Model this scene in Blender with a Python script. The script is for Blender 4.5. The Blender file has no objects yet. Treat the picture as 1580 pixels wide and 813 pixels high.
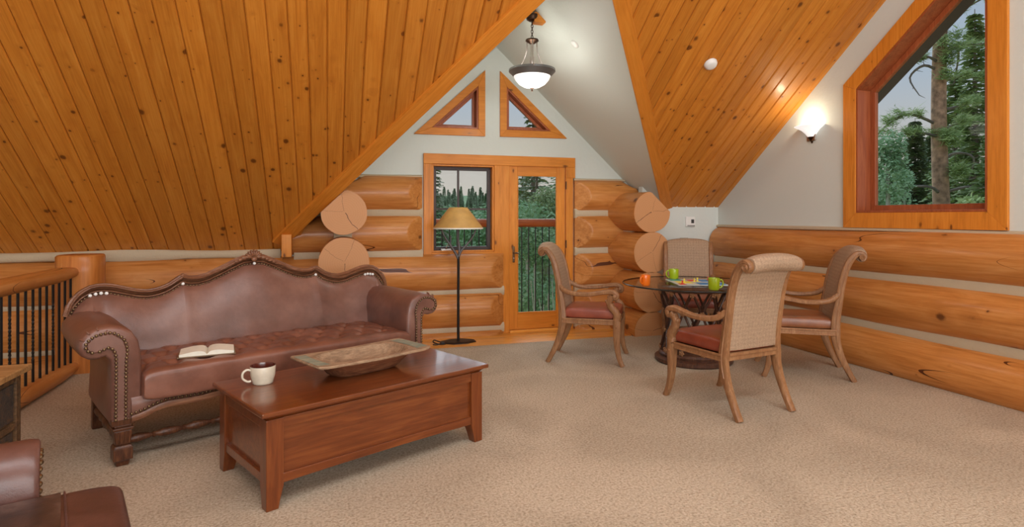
import bpy, bmesh, math, random
from mathutils import Vector, Matrix, noise

# ------------------------------------------------------------------ camera, world, lights
sc = bpy.context.scene
COL = sc.collection
cam_d = bpy.data.cameras.new('camera'); cam = bpy.data.objects.new('camera', cam_d); COL.objects.link(cam)
cam_d.sensor_width = 36; cam_d.lens = 914.07 / 1580 * 36
cam_d.shift_y = (335.5 - 406.5) / 1580
cam_d.clip_end = 600
cam.location = (0, 0, 1.42); cam.rotation_euler = (math.pi / 2, 0, -0.3012)
sc.camera = cam
vs = sc.view_settings
vs.view_transform = 'Standard'; vs.look = 'None'; vs.gamma = 1; vs.use_curve_mapping = False
vs.exposure = 0.54

world = bpy.data.worlds.new('sky'); sc.world = world; world.use_nodes = True
wn = world.node_tree; wn.nodes.clear()
w_out = wn.nodes.new('ShaderNodeOutputWorld'); w_bg = wn.nodes.new('ShaderNodeBackground')
w_tc = wn.nodes.new('ShaderNodeTexCoord'); w_sep = wn.nodes.new('ShaderNodeSeparateXYZ'); w_r = wn.nodes.new('ShaderNodeValToRGB')
w_r.color_ramp.elements[0].position = 0.0; w_r.color_ramp.elements[0].color = (.60, .52, .46, 1)
w_r.color_ramp.elements[1].position = .45; w_r.color_ramp.elements[1].color = (.30, .40, .56, 1)
e_ = w_r.color_ramp.elements.new(.09); e_.color = (.56, .51, .48, 1)
e_ = w_r.color_ramp.elements.new(.2); e_.color = (.42, .47, .56, 1)
wn.links.new(w_tc.outputs['Generated'], w_sep.inputs[0]); wn.links.new(w_sep.outputs['Z'], w_r.inputs[0])
wn.links.new(w_r.outputs[0], w_bg.inputs[0]); w_bg.inputs[1].default_value = .72
wn.links.new(w_bg.outputs[0], w_out.inputs[0])

def area(name, loc, rot, sx, sy, power, col):
    d = bpy.data.lights.new(name, 'AREA'); d.shape = 'RECTANGLE'; d.size = sx; d.size_y = sy; d.energy = power; d.color = col
    o = bpy.data.objects.new(name, d); COL.objects.link(o); o.location = loc; o.rotation_euler = rot
    return o
# added fill lamps behind camera and under ridge
area('rear_fill_light', (1.2, -3.05, 2.1), (math.radians(82), 0, 0), 6.5, 3.6, 430, (.93, .98, 1.0))
area('overhead_fill_light', (.6, -.4, 4.7), (math.radians(24), 0, 0), 7.0, 1.6, 330, (.93, .98, 1.0))

sd = bpy.data.lights.new('evening_sky_glow', 'SUN'); sd.energy = 1.6; sd.angle = math.radians(50); sd.color = (.80, .90, 1.0)
so0 = bpy.data.objects.new('evening_sky_glow', sd); COL.objects.link(so0); so0.rotation_euler = (math.radians(-52), 0, math.radians(-8))
# ------------------------------------------------------------------ measurements of the room
YW, XR, YK = 7.062, 4.976, 6.74          # door wall, right wall, knee wall
ZL, PL = 1.05, .764                      # left pine slope: eave height, pitch
ZR, PR = 1.556, .7588                    # right pine slope
AX, AZ, PDL, PDR = 1.993, 3.527, .970, .9235   # dormer ridge and pitches
YRIDGE = 1.0
def left_valley(X): s = AX - X; return 3.820 + 1.2696 * s
def right_valley(X): s = X - AX; return 4.1425 + 1.217 * s
def left_dormer_z(X): return AZ - PDL * (AX - X)
def right_dormer_z(X): return AZ - PDR * (X - AX)

# ------------------------------------------------------------------ mesh helpers
class MB:
    def __init__(s): s.v = []; s.f = []
    def add(s, vv, ff):
        o = len(s.v); s.v += [tuple(p) for p in vv]; s.f += [tuple(i + o for i in f) for f in ff]; return s
    def box(s, x0, x1, y0, y1, z0, z1):
        return s.add([(x0,y0,z0),(x1,y0,z0),(x1,y1,z0),(x0,y1,z0),(x0,y0,z1),(x1,y0,z1),(x1,y1,z1),(x0,y1,z1)],
                     [(3,2,1,0),(4,5,6,7),(0,1,5,4),(1,2,6,5),(2,3,7,6),(3,0,4,7)])
    def obox(s, c, a, b, d):
        c, a, b, d = Vector(c), Vector(a), Vector(b), Vector(d)
        vv = [c-a-b-d, c+a-b-d, c+a+b-d, c-a+b-d, c-a-b+d, c+a-b+d, c+a+b+d, c-a+b+d]
        if a.cross(b).dot(d) < 0: ff = [(0,1,2,3),(7,6,5,4),(4,5,1,0),(5,6,2,1),(6,7,3,2),(7,4,0,3)]
        else: ff = [(3,2,1,0),(4,5,6,7),(0,1,5,4),(1,2,6,5),(2,3,7,6),(3,0,4,7)]
        return s.add(vv, ff)
    def frustum(s, c0, w0, d0, c1, w1, d1):
        (x,y,z),(X,Y,Z) = c0, c1
        return s.add([(x-w0,y-d0,z),(x+w0,y-d0,z),(x+w0,y+d0,z),(x-w0,y+d0,z),(X-w1,Y-d1,Z),(X+w1,Y-d1,Z),(X+w1,Y+d1,Z),(X-w1,Y+d1,Z)],
                     [(3,2,1,0),(4,5,6,7),(0,1,5,4),(1,2,6,5),(2,3,7,6),(3,0,4,7)])
    def rings(s, rr, cap=True, closed=False):
        n = len(rr[0]); vv = [p for r in rr for p in r]; ff = []
        m = len(rr)
        for i in range(m if closed else m - 1):
            k = (i + 1) % m
            for j in range(n):
                ff.append((i*n+j, i*n+(j+1) % n, k*n+(j+1) % n, k*n+j))
        if cap and not closed:
            ff.append(tuple(reversed(range(n)))); ff.append(tuple((m-1)*n+j for j in range(n)))
        return s.add(vv, ff)
    def frames(s, pts, ref):
        pts = [Vector(p) for p in pts]; out = []; up = Vector(ref)
        for i, p in enumerate(pts):
            t = (pts[min(i+1, len(pts)-1)] - pts[max(i-1, 0)]).normalized()
            a = up - t * up.dot(t)
            if a.length < 1e-4: a = t.orthogonal()
            a.normalize(); b = t.cross(a).normalized(); up = a
            out.append((p, a, b))
        return out
    def tube(s, pts, rad, n=8, ref=(0,0,1), cap=True, closed=False):
        if not hasattr(rad, '__len__'): rad = [rad] * len(pts)
        rr = []
        for (p, a, b), r in zip(s.frames(pts, ref), rad):
            rr.append([p + a * (r*math.cos(2*math.pi*j/n)) + b * (r*math.sin(2*math.pi*j/n)) for j in range(n)])
        return s.rings(rr, cap, closed)
    def sweep(s, pts, wa, wb, ref, rnd=.3):
        """rounded rectangular section: half size wa along ref side, wb across"""
        if not hasattr(wa, '__len__'): wa = [wa] * len(pts)
        if not hasattr(wb, '__len__'): wb = [wb] * len(pts)
        rr = []
        for (p, a, b), x, y in zip(s.frames(pts, ref), wa, wb):
            c = rnd
            sec = [(1,-(1-c)),(1,1-c),(1-c,1),(-(1-c),1),(-1,1-c),(-1,-(1-c)),(-(1-c),-1),(1-c,-1)]
            rr.append([p + a*(x*q[0]) + b*(y*q[1]) for q in sec])
        return s.rings(rr)
    def lathe(s, prof, c=(0,0,0), n=24, a0=0, a1=2*math.pi, axis='z'):
        full = abs(a1 - a0 - 2*math.pi) < 1e-6; m = n if full else n + 1
        vv = []; ff = []
        for r, z in prof:
            for j in range(m):
                t = a0 + (a1-a0)*j/n; p = (r*math.cos(t), r*math.sin(t), z)
                if axis == 'y': p = (p[0], p[2], p[1])
                if axis == 'x': p = (p[2], p[0], p[1])
                vv.append((c[0]+p[0], c[1]+p[1], c[2]+p[2]))
        for i in range(len(prof)-1):
            for j in range(n if full else n):
                k = (j+1) % m
                ff.append((i*m+j, i*m+k, (i+1)*m+k, (i+1)*m+j))
        return s.add(vv, ff)
    def ball(s, c, r, sx=1, sy=1, sz=1, n=8, m=5, rot=None):
        vv = [(0,0,-1)]; 
        for i in range(1, m):
            ph = -math.pi/2 + math.pi*i/m
            for j in range(n): vv.append((math.cos(ph)*math.cos(2*math.pi*j/n), math.cos(ph)*math.sin(2*math.pi*j/n), math.sin(ph)))
        vv.append((0,0,1)); ff = []
        for j in range(n):
            ff.append((0, 1+(j+1) % n, 1+j)); ff.append((len(vv)-1, 1+(m-2)*n+j, 1+(m-2)*n+(j+1) % n))
            for i in range(m-2): ff.append((1+i*n+j, 1+i*n+(j+1) % n, 1+(i+1)*n+(j+1) % n, 1+(i+1)*n+j))
        out = []
        for p in vv:
            q = Vector((p[0]*r*sx, p[1]*r*sy, p[2]*r*sz))
            if rot: q = rot @ q
            out.append(Vector(c) + q)
        return s.add(out, ff)
    def grid(s, pts):                       # pts[i][j]
        m, n = len(pts), len(pts[0])
        return s.add([p for r in pts for p in r], [(i*n+j, i*n+j+1, (i+1)*n+j+1, (i+1)*n+j) for i in range(m-1) for j in range(n-1)])
    def pillow(s, x0, x1, y0, y1, z0, z1, n=7, nx=40, ny=26, top=None, flat=.6):
        cx, cy, cz = (x0+x1)/2, (y0+y1)/2, z0 + (z1-z0)*(1-flat)
        def par(k): t = -1 + 2*k; return math.copysign(1 - (1-abs(t))**2.2, t)
        def sh(p): return max(0, 1-abs(p)**n)**(1/n)
        up, dn = [], []
        for i in range(nx+1):
            a, b = [], []
            px = par(i/nx)
            for j in range(ny+1):
                py = par(j/ny); k = sh(px)*sh(py)
                x = cx + (x1-x0)/2*px*(1-.012*(1-sh(py))); y = cy + (y1-y0)/2*py*(1-.012*(1-sh(px)))
                zt = cz + (z1-cz)*k
                if top: zt += top(x, y)*k*k
                a.append((x, y, zt)); b.append((x, y, cz - (cz-z0)*k))
            up.append(a); dn.append(b)
        s.grid(up); s.grid([list(r) for r in reversed(dn)])
        return s
    def build(s, name, mat, parent=None, smooth=35, bevel=0, seg=2, weld=False, loc=None):
        me = bpy.data.meshes.new(name); me.from_pydata(s.v, [], s.f)
        if weld:
            bm = bmesh.new(); bm.from_mesh(me); bmesh.ops.remove_doubles(bm, verts=bm.verts, dist=1e-4)
            bmesh.ops.recalc_face_normals(bm, faces=bm.faces); bm.to_mesh(me); bm.free()
        me.update()
        if smooth:
            me.shade_smooth(); me.set_sharp_from_angle(angle=math.radians(smooth))
        if mat: me.materials.append(mat)
        o = bpy.data.objects.new(name, me); COL.objects.link(o)
        if parent: o.parent = parent
        if loc: o.location = loc
        if bevel:
            b = o.modifiers.new('bevel', 'BEVEL'); b.width = bevel; b.segments = seg; b.limit_method = 'ANGLE'; b.angle_limit = math.radians(40)
        return o

def tag(o, label=None, cat=None, group=None, kind=None):
    if label: o['label'] = label
    if cat: o['category'] = cat
    if group: o['group'] = group
    if kind: o['kind'] = kind
    return o
def empty(name, loc=(0,0,0), rz=0):
    o = bpy.data.objects.new(name, None); COL.objects.link(o); o.location = loc; o.rotation_euler = (0,0,rz); o.empty_display_size = .1
    return o
def copy_tree(o, parent=None):
    c = o.copy(); COL.objects.link(c); c.parent = parent
    for ch in list(o.children): copy_tree(ch, c)
    return c
def lerp_tab(tab, x):
    if x <= tab[0][0]: return tab[0][1]
    for (a, b), (c, d) in zip(tab, tab[1:]):
        if x <= c:
            return b + (d-b)*(x-a)/(c-a)
    return tab[-1][1]
def smooth_path(pts, k=4):
    """Catmull-Rom through tuples"""
    P = [Vector(p) for p in pts]; out = []
    for i in range(len(P)-1):
        p0, p1, p2, p3 = P[max(i-1,0)], P[i], P[i+1], P[min(i+2, len(P)-1)]
        for j in range(k):
            t = j/k
            out.append(.5*((2*p1)+(p2-p0)*t+(2*p0-5*p1+4*p2-p3)*t*t+(3*p1-p0-3*p2+p3)*t**3))
    out.append(P[-1]); return out
def resample(vals, n):
    out = []
    for i in range(n):
        t = i/(n-1)*(len(vals)-1); k = min(int(t), len(vals)-2); out.append(vals[k]+(vals[k+1]-vals[k])*(t-k))
    return out
def inset_poly(poly, w):
    """convex CCW polygon in 2D offset inwards by w"""
    n = len(poly); out = []
    L = []
    for i in range(n):
        a, b = Vector(poly[i]), Vector(poly[(i+1) % n]); d = (b-a).normalized(); nn = Vector((-d.y, d.x)); L.append((a+nn*w, d))
    for i in range(n):
        p, d = L[i-1]; q, e = L[i]
        den = d.x*e.y-d.y*e.x; t = ((q.x-p.x)*e.y-(q.y-p.y)*e.x)/den
        out.append((p.x+d.x*t, p.y+d.y*t))
    return out

# ------------------------------------------------------------------ materials
def new_mat(name):
    m = bpy.data.materials.new(name); m.use_nodes = True; nt = m.node_tree
    b = nt.nodes['Principled BSDF']; return m, nt, b
def N(nt, t, **k):
    n = nt.nodes.new(t)
    for a, v in k.items():
        if a.startswith('i_'): n.inputs[a[2:].replace('_', ' ')].default_value = v
        else: setattr(n, a, v)
    return n
def ramp(nt, stops):
    r = nt.nodes.new('ShaderNodeValToRGB'); e = r.color_ramp.elements
    while len(e) < len(stops): e.new(.5)
    for el, (p, c) in zip(e, stops): el.position = p; el.color = (*c, 1)
    return r
def S(r, g, b):      # sRGB 0-255 to linear
    return tuple((x/255/12.92 if x/255 <= .04045 else ((x/255+.055)/1.055)**2.4) for x in (r, g, b))
def plain(name, col, rough=.5, metal=0, coat=0, bump=0, bscale=80, var=.0, vscale=6, spec=.5):
    m, nt, b = new_mat(name)
    b.inputs['Base Color'].default_value = (*col, 1); b.inputs['Roughness'].default_value = rough; b.inputs['Metallic'].default_value = metal
    b.inputs['Coat Weight'].default_value = coat; b.inputs['Coat Roughness'].default_value = .15; b.inputs['Specular IOR Level'].default_value = spec
    tc = N(nt, 'ShaderNodeTexCoord')
    if var:
        n = N(nt, 'ShaderNodeTexNoise', i_Scale=vscale, i_Detail=4.0); nt.links.new(tc.outputs['Object'], n.inputs['Vector'])
        r = ramp(nt, [(.3, tuple(c*(1-var) for c in col)), (.7, tuple(min(1, c*(1+var)) for c in col))])
        nt.links.new(n.outputs['Fac'], r.inputs[0]); nt.links.new(r.outputs[0], b.inputs['Base Color'])
    if bump:
        n2 = N(nt, 'ShaderNodeTexNoise', i_Scale=bscale, i_Detail=3.0); nt.links.new(tc.outputs['Object'], n2.inputs['Vector'])
        bp = N(nt, 'ShaderNodeBump', i_Strength=bump, i_Distance=.01); nt.links.new(n2.outputs['Fac'], bp.inputs['Height']); nt.links.new(bp.outputs[0], b.inputs['Normal'])
    return m
def wood(name, dark, mid, light, axis='x', scale=1.0, stretch=9, knots=0, kscale=(1.6, 5, 5), rough=.45, coat=0, tint=.12, bump=.06, grainf=1.0, coat_rough=.2, checks=0):
    m, nt, b = new_mat(name); lk = nt.links.new
    tc = N(nt, 'ShaderNodeTexCoord'); oi = N(nt, 'ShaderNodeObjectInfo')
    mul = N(nt, 'ShaderNodeMath', operation='MULTIPLY'); mul.inputs[1].default_value = 61.0; lk(oi.outputs['Random'], mul.inputs[0])
    add = N(nt, 'ShaderNodeVectorMath', operation='ADD'); lk(tc.outputs['Object'], add.inputs[0]); lk(mul.outputs[0], add.inputs[1])
    sc3 = {'x': (1, stretch, stretch), 'y': (stretch, 1, stretch), 'z': (stretch, stretch, 1)}[axis]
    mp = N(nt, 'ShaderNodeMapping'); mp.inputs['Scale'].default_value = tuple(scale*q for q in sc3); lk(add.outputs[0], mp.inputs[0])
    n1 = N(nt, 'ShaderNodeTexNoise', i_Scale=1.3, i_Detail=5.0, i_Roughness=.6, i_Distortion=1.2*grainf); lk(mp.outputs[0], n1.inputs['Vector'])
    mp2 = N(nt, 'ShaderNodeMapping'); mp2.inputs['Scale'].default_value = tuple(scale*q*(1 if q == 1 else 3.5) for q in sc3); lk(add.outputs[0], mp2.inputs[0])
    n2 = N(nt, 'ShaderNodeTexNoise', i_Scale=2.2, i_Detail=4.0, i_Roughness=.65); lk(mp2.outputs[0], n2.inputs['Vector'])
    mixf = N(nt, 'ShaderNodeMath', operation='MULTIPLY_ADD'); mixf.inputs[1].default_value = .45; 
    sub = N(nt, 'ShaderNodeMath', operation='MULTIPLY'); sub.inputs[1].default_value = .55; lk(n1.outputs['Fac'], sub.inputs[0])
    lk(n2.outputs['Fac'], mixf.inputs[0]); lk(sub.outputs[0], mixf.inputs[2])
    r = ramp(nt, [(.30, dark), (.5, mid), (.68, light)]); lk(mixf.outputs[0], r.inputs[0])
    col = r.outputs[0]
    hs = N(nt, 'ShaderNodeHueSaturation'); mr = N(nt, 'ShaderNodeMapRange'); mr.inputs['To Min'].default_value = 1-tint; mr.inputs['To Max'].default_value = 1+tint
    lk(oi.outputs['Random'], mr.inputs['Value']); lk(mr.outputs[0], hs.inputs['Value']); lk(col, hs.inputs['Color']); col = hs.outputs[0]
    if knots:
        mpk = N(nt, 'ShaderNodeMapping'); mpk.inputs['Scale'].default_value = kscale; lk(add.outputs[0], mpk.inputs[0])
        nd = N(nt, 'ShaderNodeTexNoise', i_Scale=7.0); lk(mpk.outputs[0], nd.inputs['Vector'])
        mixv = N(nt, 'ShaderNodeVectorMath', operation='MULTIPLY_ADD'); mixv.inputs[1].default_value = (.1,.1,.1); lk(nd.outputs['Color'], mixv.inputs[0]); lk(mpk.outputs[0], mixv.inputs[2])
        vo = N(nt, 'ShaderNodeTexVoronoi', i_Scale=1.0); lk(mixv.outputs[0], vo.inputs['Vector'])
        sv = N(nt, 'ShaderNodeSeparateColor'); lk(vo.outputs['Color'], sv.inputs[0])
        dv = N(nt, 'ShaderNodeMapRange'); dv.inputs['To Min'].default_value = .35; dv.inputs['To Max'].default_value = 2.6; lk(sv.outputs[0], dv.inputs['Value'])
        vd = N(nt, 'ShaderNodeMath', operation='MULTIPLY'); lk(vo.outputs['Distance'], vd.inputs[0]); lk(dv.outputs[0], vd.inputs[1])
        kr = N(nt, 'ShaderNodeMapRange', interpolation_type='SMOOTHSTEP'); kr.inputs['From Min'].default_value = knots; kr.inputs['From Max'].default_value = knots*.45; kr.inputs['To Min'].default_value = 0; kr.inputs['To Max'].default_value = .85
        lk(vd.outputs[0], kr.inputs['Value'])
        halo = N(nt, 'ShaderNodeMapRange', interpolation_type='SMOOTHSTEP'); halo.inputs['From Min'].default_value = knots*2.6; halo.inputs['From Max'].default_value = knots*.8; halo.inputs['To Max'].default_value = .35
        lk(vd.outputs[0], halo.inputs['Value'])
        mx0 = N(nt, 'ShaderNodeMix', data_type='RGBA'); mx0.inputs[7].default_value = (*dark, 1); lk(halo.outputs[0], mx0.inputs[0]); lk(col, mx0.inputs[6])
        mx = N(nt, 'ShaderNodeMix', data_type='RGBA'); mx.inputs[7].default_value = (dark[0]*.22, dark[1]*.16, dark[2]*.14, 1)
        lk(kr.outputs[0], mx.inputs[0]); lk(mx0.outputs[2], mx.inputs[6]); col = mx.outputs[2]
    if checks:      # long drying cracks along the grain
        mpc = N(nt, 'ShaderNodeMapping'); mpc.inputs['Scale'].default_value = tuple(checks*q for q in sc3); lk(add.outputs[0], mpc.inputs[0])
        nc = N(nt, 'ShaderNodeTexNoise', i_Scale=.55, i_Detail=1.0); lk(mpc.outputs[0], nc.inputs['Vector'])
        sb = N(nt, 'ShaderNodeMath', operation='SUBTRACT'); sb.inputs[1].default_value = .5; lk(nc.outputs['Fac'], sb.inputs[0])
        ab = N(nt, 'ShaderNodeMath', operation='ABSOLUTE'); lk(sb.outputs[0], ab.inputs[0])
        n5 = N(nt, 'ShaderNodeTexNoise', i_Scale=1.6); lk(add.outputs[0], n5.inputs['Vector'])
        th = N(nt, 'ShaderNodeMapRange'); th.inputs['From Min'].default_value = .52; th.inputs['From Max'].default_value = .7; th.inputs['To Min'].default_value = 0; th.inputs['To Max'].default_value = .0045; lk(n5.outputs['Fac'], th.inputs['Value'])
        lt = N(nt, 'ShaderNodeMath', operation='LESS_THAN'); lk(ab.outputs[0], lt.inputs[0]); lk(th.outputs[0], lt.inputs[1])
        mx2 = N(nt, 'ShaderNodeMix', data_type='RGBA'); mx2.inputs[7].default_value = (dark[0]*.25, dark[1]*.18, dark[2]*.15, 1); lk(lt.outputs[0], mx2.inputs[0]); lk(col, mx2.inputs[6]); col = mx2.outputs[2]
    lk(col, b.inputs['Base Color'])
    b.inputs['Specular IOR Level'].default_value = .3; b.inputs['Roughness'].default_value = rough; b.inputs['Coat Weight'].default_value = coat; b.inputs['Coat Roughness'].default_value = coat_rough
    if bump:
        bp = N(nt, 'ShaderNodeBump', i_Strength=bump, i_Distance=.02); lk(mixf.outputs[0], bp.inputs['Height']); lk(bp.outputs[0], b.inputs['Normal'])
    return m

M = {}
M['pine'] = wood('pine_plank', S(180,104,30), S(202,126,42), S(214,142,56), scale=1.0, stretch=11, knots=.135, kscale=(9.0, 11, 11), rough=.42, coat=.3, tint=.10, coat_rough=.22)
M['trim'] = wood('pine_trim', S(188,112,32), S(214,132,44), S(224,148,58), scale=1.4, stretch=9, knots=.10, kscale=(4, 9, 9), rough=.45, coat=.1, tint=.05)
M['trim_z'] = wood('pine_trim_upright', S(188,112,32), S(214,132,44), S(224,148,58), axis='z', scale=1.4, stretch=9, knots=.10, kscale=(9, 9, 4), rough=.45, coat=.1, tint=.05)
M['log'] = wood('log_surface', S(164,98,42), S(196,128,64), S(212,150,88), scale=.9, stretch=7, knots=.085, kscale=(4.0, 5.0, 5.0), rough=.45, coat=.25, tint=.07, checks=.9, bump=.1)
M['log_lit'] = M['log']
M['chink'] = plain('chinking', S(194,176,148), .85, bump=.4, bscale=60)
M['drywall'] = plain('painted_drywall', S(212,218,212), .55, bump=.25, bscale=26)
M['floorwood'] = wood('floor_plank', S(190,116,40), S(230,158,68), S(240,178,90), scale=1.2, stretch=9, knots=.08, kscale=(2, 6, 6), rough=.3, coat=.4, tint=.12)
M['iron'] = plain('black_iron', S(46,42,40), .42, .6, bump=.1)
M['lamp_iron'] = plain('lamp_iron', S(96,95,96), .4, .35, bump=.1)
M['bronze'] = plain('oil_rubbed_bronze', S(70,50,38), .35, .9)
M['nickel'] = plain('brushed_nickel', S(165,155,148), .3, 1.0)
M['sash'] = plain('dark_sash', S(62,46,44), .5)
M['jamb'] = wood('stained_jamb', S(128,62,36), S(160,84,48), S(178,100,60), axis='z', scale=1.4, stretch=9, rough=.4, coat=.2)
M['white'] = plain('white_plastic', S(232,232,228), .4)
M['paper'] = plain('paper', S(226,222,206), .8, var=.04, vscale=30)
M['ink'] = plain('printed_text_grey', S(150,148,140), .8)

def leather_mat(name, a, b_, c, rough=.33, sc_=3.0, coat=.2):
    m, nt, b = new_mat(name); lk = nt.links.new
    tc = N(nt, 'ShaderNodeTexCoord'); n = N(nt, 'ShaderNodeTexNoise', i_Scale=sc_, i_Detail=6.0, i_Roughness=.6); lk(tc.outputs['Object'], n.inputs['Vector'])
    r = ramp(nt, [(.3, a), (.5, b_), (.72, c)]); lk(n.outputs['Fac'], r.inputs[0]); lk(r.outputs[0], b.inputs['Base Color'])
    rr = N(nt, 'ShaderNodeMapRange'); rr.inputs['To Min'].default_value = rough-.08; rr.inputs['To Max'].default_value = rough+.12; lk(n.outputs['Fac'], rr.inputs['Value']); lk(rr.outputs[0], b.inputs['Roughness'])
    v = N(nt, 'ShaderNodeTexVoronoi', i_Scale=220.0); lk(tc.outputs['Object'], v.inputs['Vector'])
    n2 = N(nt, 'ShaderNodeTexNoise', i_Scale=14.0, i_Detail=3.0); lk(tc.outputs['Object'], n2.inputs['Vector'])
    ad = N(nt, 'ShaderNodeMath', operation='MULTIPLY_ADD'); ad.inputs[1].default_value = .12; lk(v.outputs['Distance'], ad.inputs[0]); lk(n2.outputs['Fac'], ad.inputs[2])
    bp = N(nt, 'ShaderNodeBump', i_Strength=.18, i_Distance=.012); lk(ad.outputs[0], bp.inputs['Height']); lk(bp.outputs[0], b.inputs['Normal'])
    b.inputs['Coat Weight'].default_value = coat; b.inputs['Coat Roughness'].default_value = .3
    return m
M['leather'] = leather_mat('brown_leather', S(92,60,49), S(116,78,65), S(138,99,84))
M['leather_seat'] = leather_mat('tufted_leather', S(100,62,48), S(128,82,65), S(150,102,83))
M['leather_dark'] = leather_mat('dark_worn_leather', S(40,32,30), S(70,52,46), S(110,88,78), sc_=9)
M['seat_red'] = leather_mat('russet_leather', S(118,52,36), S(146,70,48), S(166,88,62), sc_=5)
M['seat_tan'] = leather_mat('tan_leather', S(110,62,36), S(140,84,50), S(164,104,66), sc_=5)
M['sofa_wood'] = wood('carved_walnut', S(82,48,32), S(120,78,54), S(156,112,84), scale=3, stretch=6, rough=.4, coat=.2, bump=.2)
M['sofa_leg'] = wood('dark_turned_walnut', S(50,28,18), S(82,48,30), S(118,74,46), axis='z', scale=3, stretch=6, rough=.4, coat=.2, bump=.2)
M['leather_club'] = leather_mat('plum_brown_leather', S(70,44,38), S(92,60,52), S(116,80,70))
M['brass'] = plain('antique_brass', S(120,98,72), .35, .9)
M['cherry'] = wood('cherry_wood', S(84,38,14), S(110,54,22), S(132,72,32), scale=1.4, stretch=8, rough=.28, coat=.6, tint=.05, coat_rough=.12)
M['cherry_z'] = wood('cherry_wood_upright', S(84,38,14), S(110,54,22), S(132,72,32), axis='z', scale=1.4, stretch=8, rough=.3, coat=.5, tint=.05, coat_rough=.15)
M['chair_wood'] = wood('carved_pecan', S(116,78,50), S(146,103,68), S(172,128,90), axis='z', scale=5, stretch=4, rough=.45, coat=.1, bump=.15)
M['table_dark'] = wood('dark_carved_wood', S(44,26,20), S(74,46,34), S(106,72,52), axis='z', scale=5, stretch=4, rough=.4, coat=.2, bump=.2)
M['bowl_wood'] = wood('weathered_trough', S(100,78,60), S(146,118,92), S(176,148,118), scale=7, stretch=1.6, rough=.7, bump=.35)
M['bowl_dark'] = wood('weathered_trough_outside', S(70,40,26), S(112,68,44), S(150,104,72), scale=4, stretch=4, rough=.65, bump=.35)
M['bowl_blue'] = wood('faded_blue_paint', S(96,110,104), S(132,136,118), S(170,156,128), scale=6, stretch=3, rough=.8, bump=.3)
M['chest_wood'] = wood('worn_painted_wood', S(58,44,34), S(104,78,54), S(150,112,74), scale=4, stretch=4, rough=.7, bump=.3)
M['chest_top'] = wood('worn_chest_top', S(110,76,42), S(160,120,74), S(190,152,102), scale=3, stretch=5, rough=.6, bump=.25)
M['chest_panel'] = wood('worn_dark_paint', S(44,40,38), S(78,70,64), S(120,84,54), scale=6, stretch=2, rough=.6, bump=.3)
M['bark'] = plain('pine_bark', S(186,146,118), .9, bump=1.0, bscale=9, var=.45, vscale=7)
M['bark_grey'] = plain('grey_bark', S(130,118,106), .9, bump=.6, bscale=12, var=.3)
M['twig'] = plain('pale_dead_twig', S(196,194,180), .9)
M['stone_hill'] = plain('forest_hillside', S(120,146,92), 1, var=.3, vscale=.12)
M['ground'] = plain('forest_ground', S(66,84,52), 1, var=.3, vscale=.5)
def foliage(name, c0, c1):
    m, nt, b = new_mat(name); lk = nt.links.new
    tc = N(nt, 'ShaderNodeTexCoord'); n = N(nt, 'ShaderNodeTexNoise', i_Scale=2.4, i_Detail=5.0); lk(tc.outputs['Object'], n.inputs['Vector'])
    r = ramp(nt, [(.3, c0), (.7, c1)]); lk(n.outputs['Fac'], r.inputs[0]); lk(r.outputs[0], b.inputs['Base Color']); b.inputs['Roughness'].default_value = .7
    b.inputs['Transmission Weight'].default_value = 0
    return m
M['fir'] = foliage('fir_needles', S(122,142,92), S(180,196,134))
M['fir_dark'] = foliage('dark_fir_needles', S(108,120,90), S(160,172,124))
M['pine_needle'] = foliage('pine_needles', S(138,164,92), S(190,206,128))
M['aspen'] = foliage('aspen_leaves', S(126,166,112), S(178,208,156))
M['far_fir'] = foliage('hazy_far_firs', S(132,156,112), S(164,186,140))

def glass_mat(name, tint=(.94,.97,.96), amt=.04):
    m, nt, b = new_mat(name); nt.nodes.remove(b); out = nt.nodes['Material Output']
    t = N(nt, 'ShaderNodeBsdfTransparent'); t.inputs[0].default_value = (*tint, 1); g = N(nt, 'ShaderNodeBsdfGlossy', i_Roughness=.02)
    f = N(nt, 'ShaderNodeFresnel', i_IOR=1.45); mul = N(nt, 'ShaderNodeMath', operation='MULTIPLY'); mul.inputs[1].default_value = amt; nt.links.new(f.outputs[0], mul.inputs[0]); ge = N(nt, 'ShaderNodeNewGeometry'); inv = N(nt, 'ShaderNodeMath', operation='SUBTRACT'); inv.inputs[0].default_value = 1; nt.links.new(ge.outputs['Backfacing'], inv.inputs[1]); mu2 = N(nt, 'ShaderNodeMath', operation='MULTIPLY'); nt.links.new(mul.outputs[0], mu2.inputs[0]); nt.links.new(inv.outputs[0], mu2.inputs[1]); mul = mu2
    mx = N(nt, 'ShaderNodeMixShader'); nt.links.new(mul.outputs[0], mx.inputs[0]); nt.links.new(t.outputs[0], mx.inputs[1]); nt.links.new(g.outputs[0], mx.inputs[2]); nt.links.new(mx.outputs[0], out.inputs[0])
    return m
M['glass'] = glass_mat('window_glass', amt=.08)
M['table_glass'] = glass_mat('smoked_table_glass', (.90,.89,.86), amt=.6)
M['glass_edge'] = plain('dark_glass_edge', S(38,36,32), .2)
def glow(name, col, strength):
    m, nt, b = new_mat(name); b.inputs['Base Color'].default_value = (.85,.85,.82,1); b.inputs['Emission Color'].default_value = (*col, 1); b.inputs['Emission Strength'].default_value = strength; b.inputs['Roughness'].default_value = .3
    tc = N(nt, 'ShaderNodeTexCoord'); n = N(nt, 'ShaderNodeTexNoise', i_Scale=16.0, i_Detail=3.0); nt.links.new(tc.outputs['Object'], n.inputs['Vector'])
    r = N(nt, 'ShaderNodeMapRange'); r.inputs['To Min'].default_value = strength*.75; r.inputs['To Max'].default_value = strength*1.2; nt.links.new(n.outputs['Fac'], r.inputs['Value']); nt.links.new(r.outputs[0], b.inputs['Emission Strength'])
    return m
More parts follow.
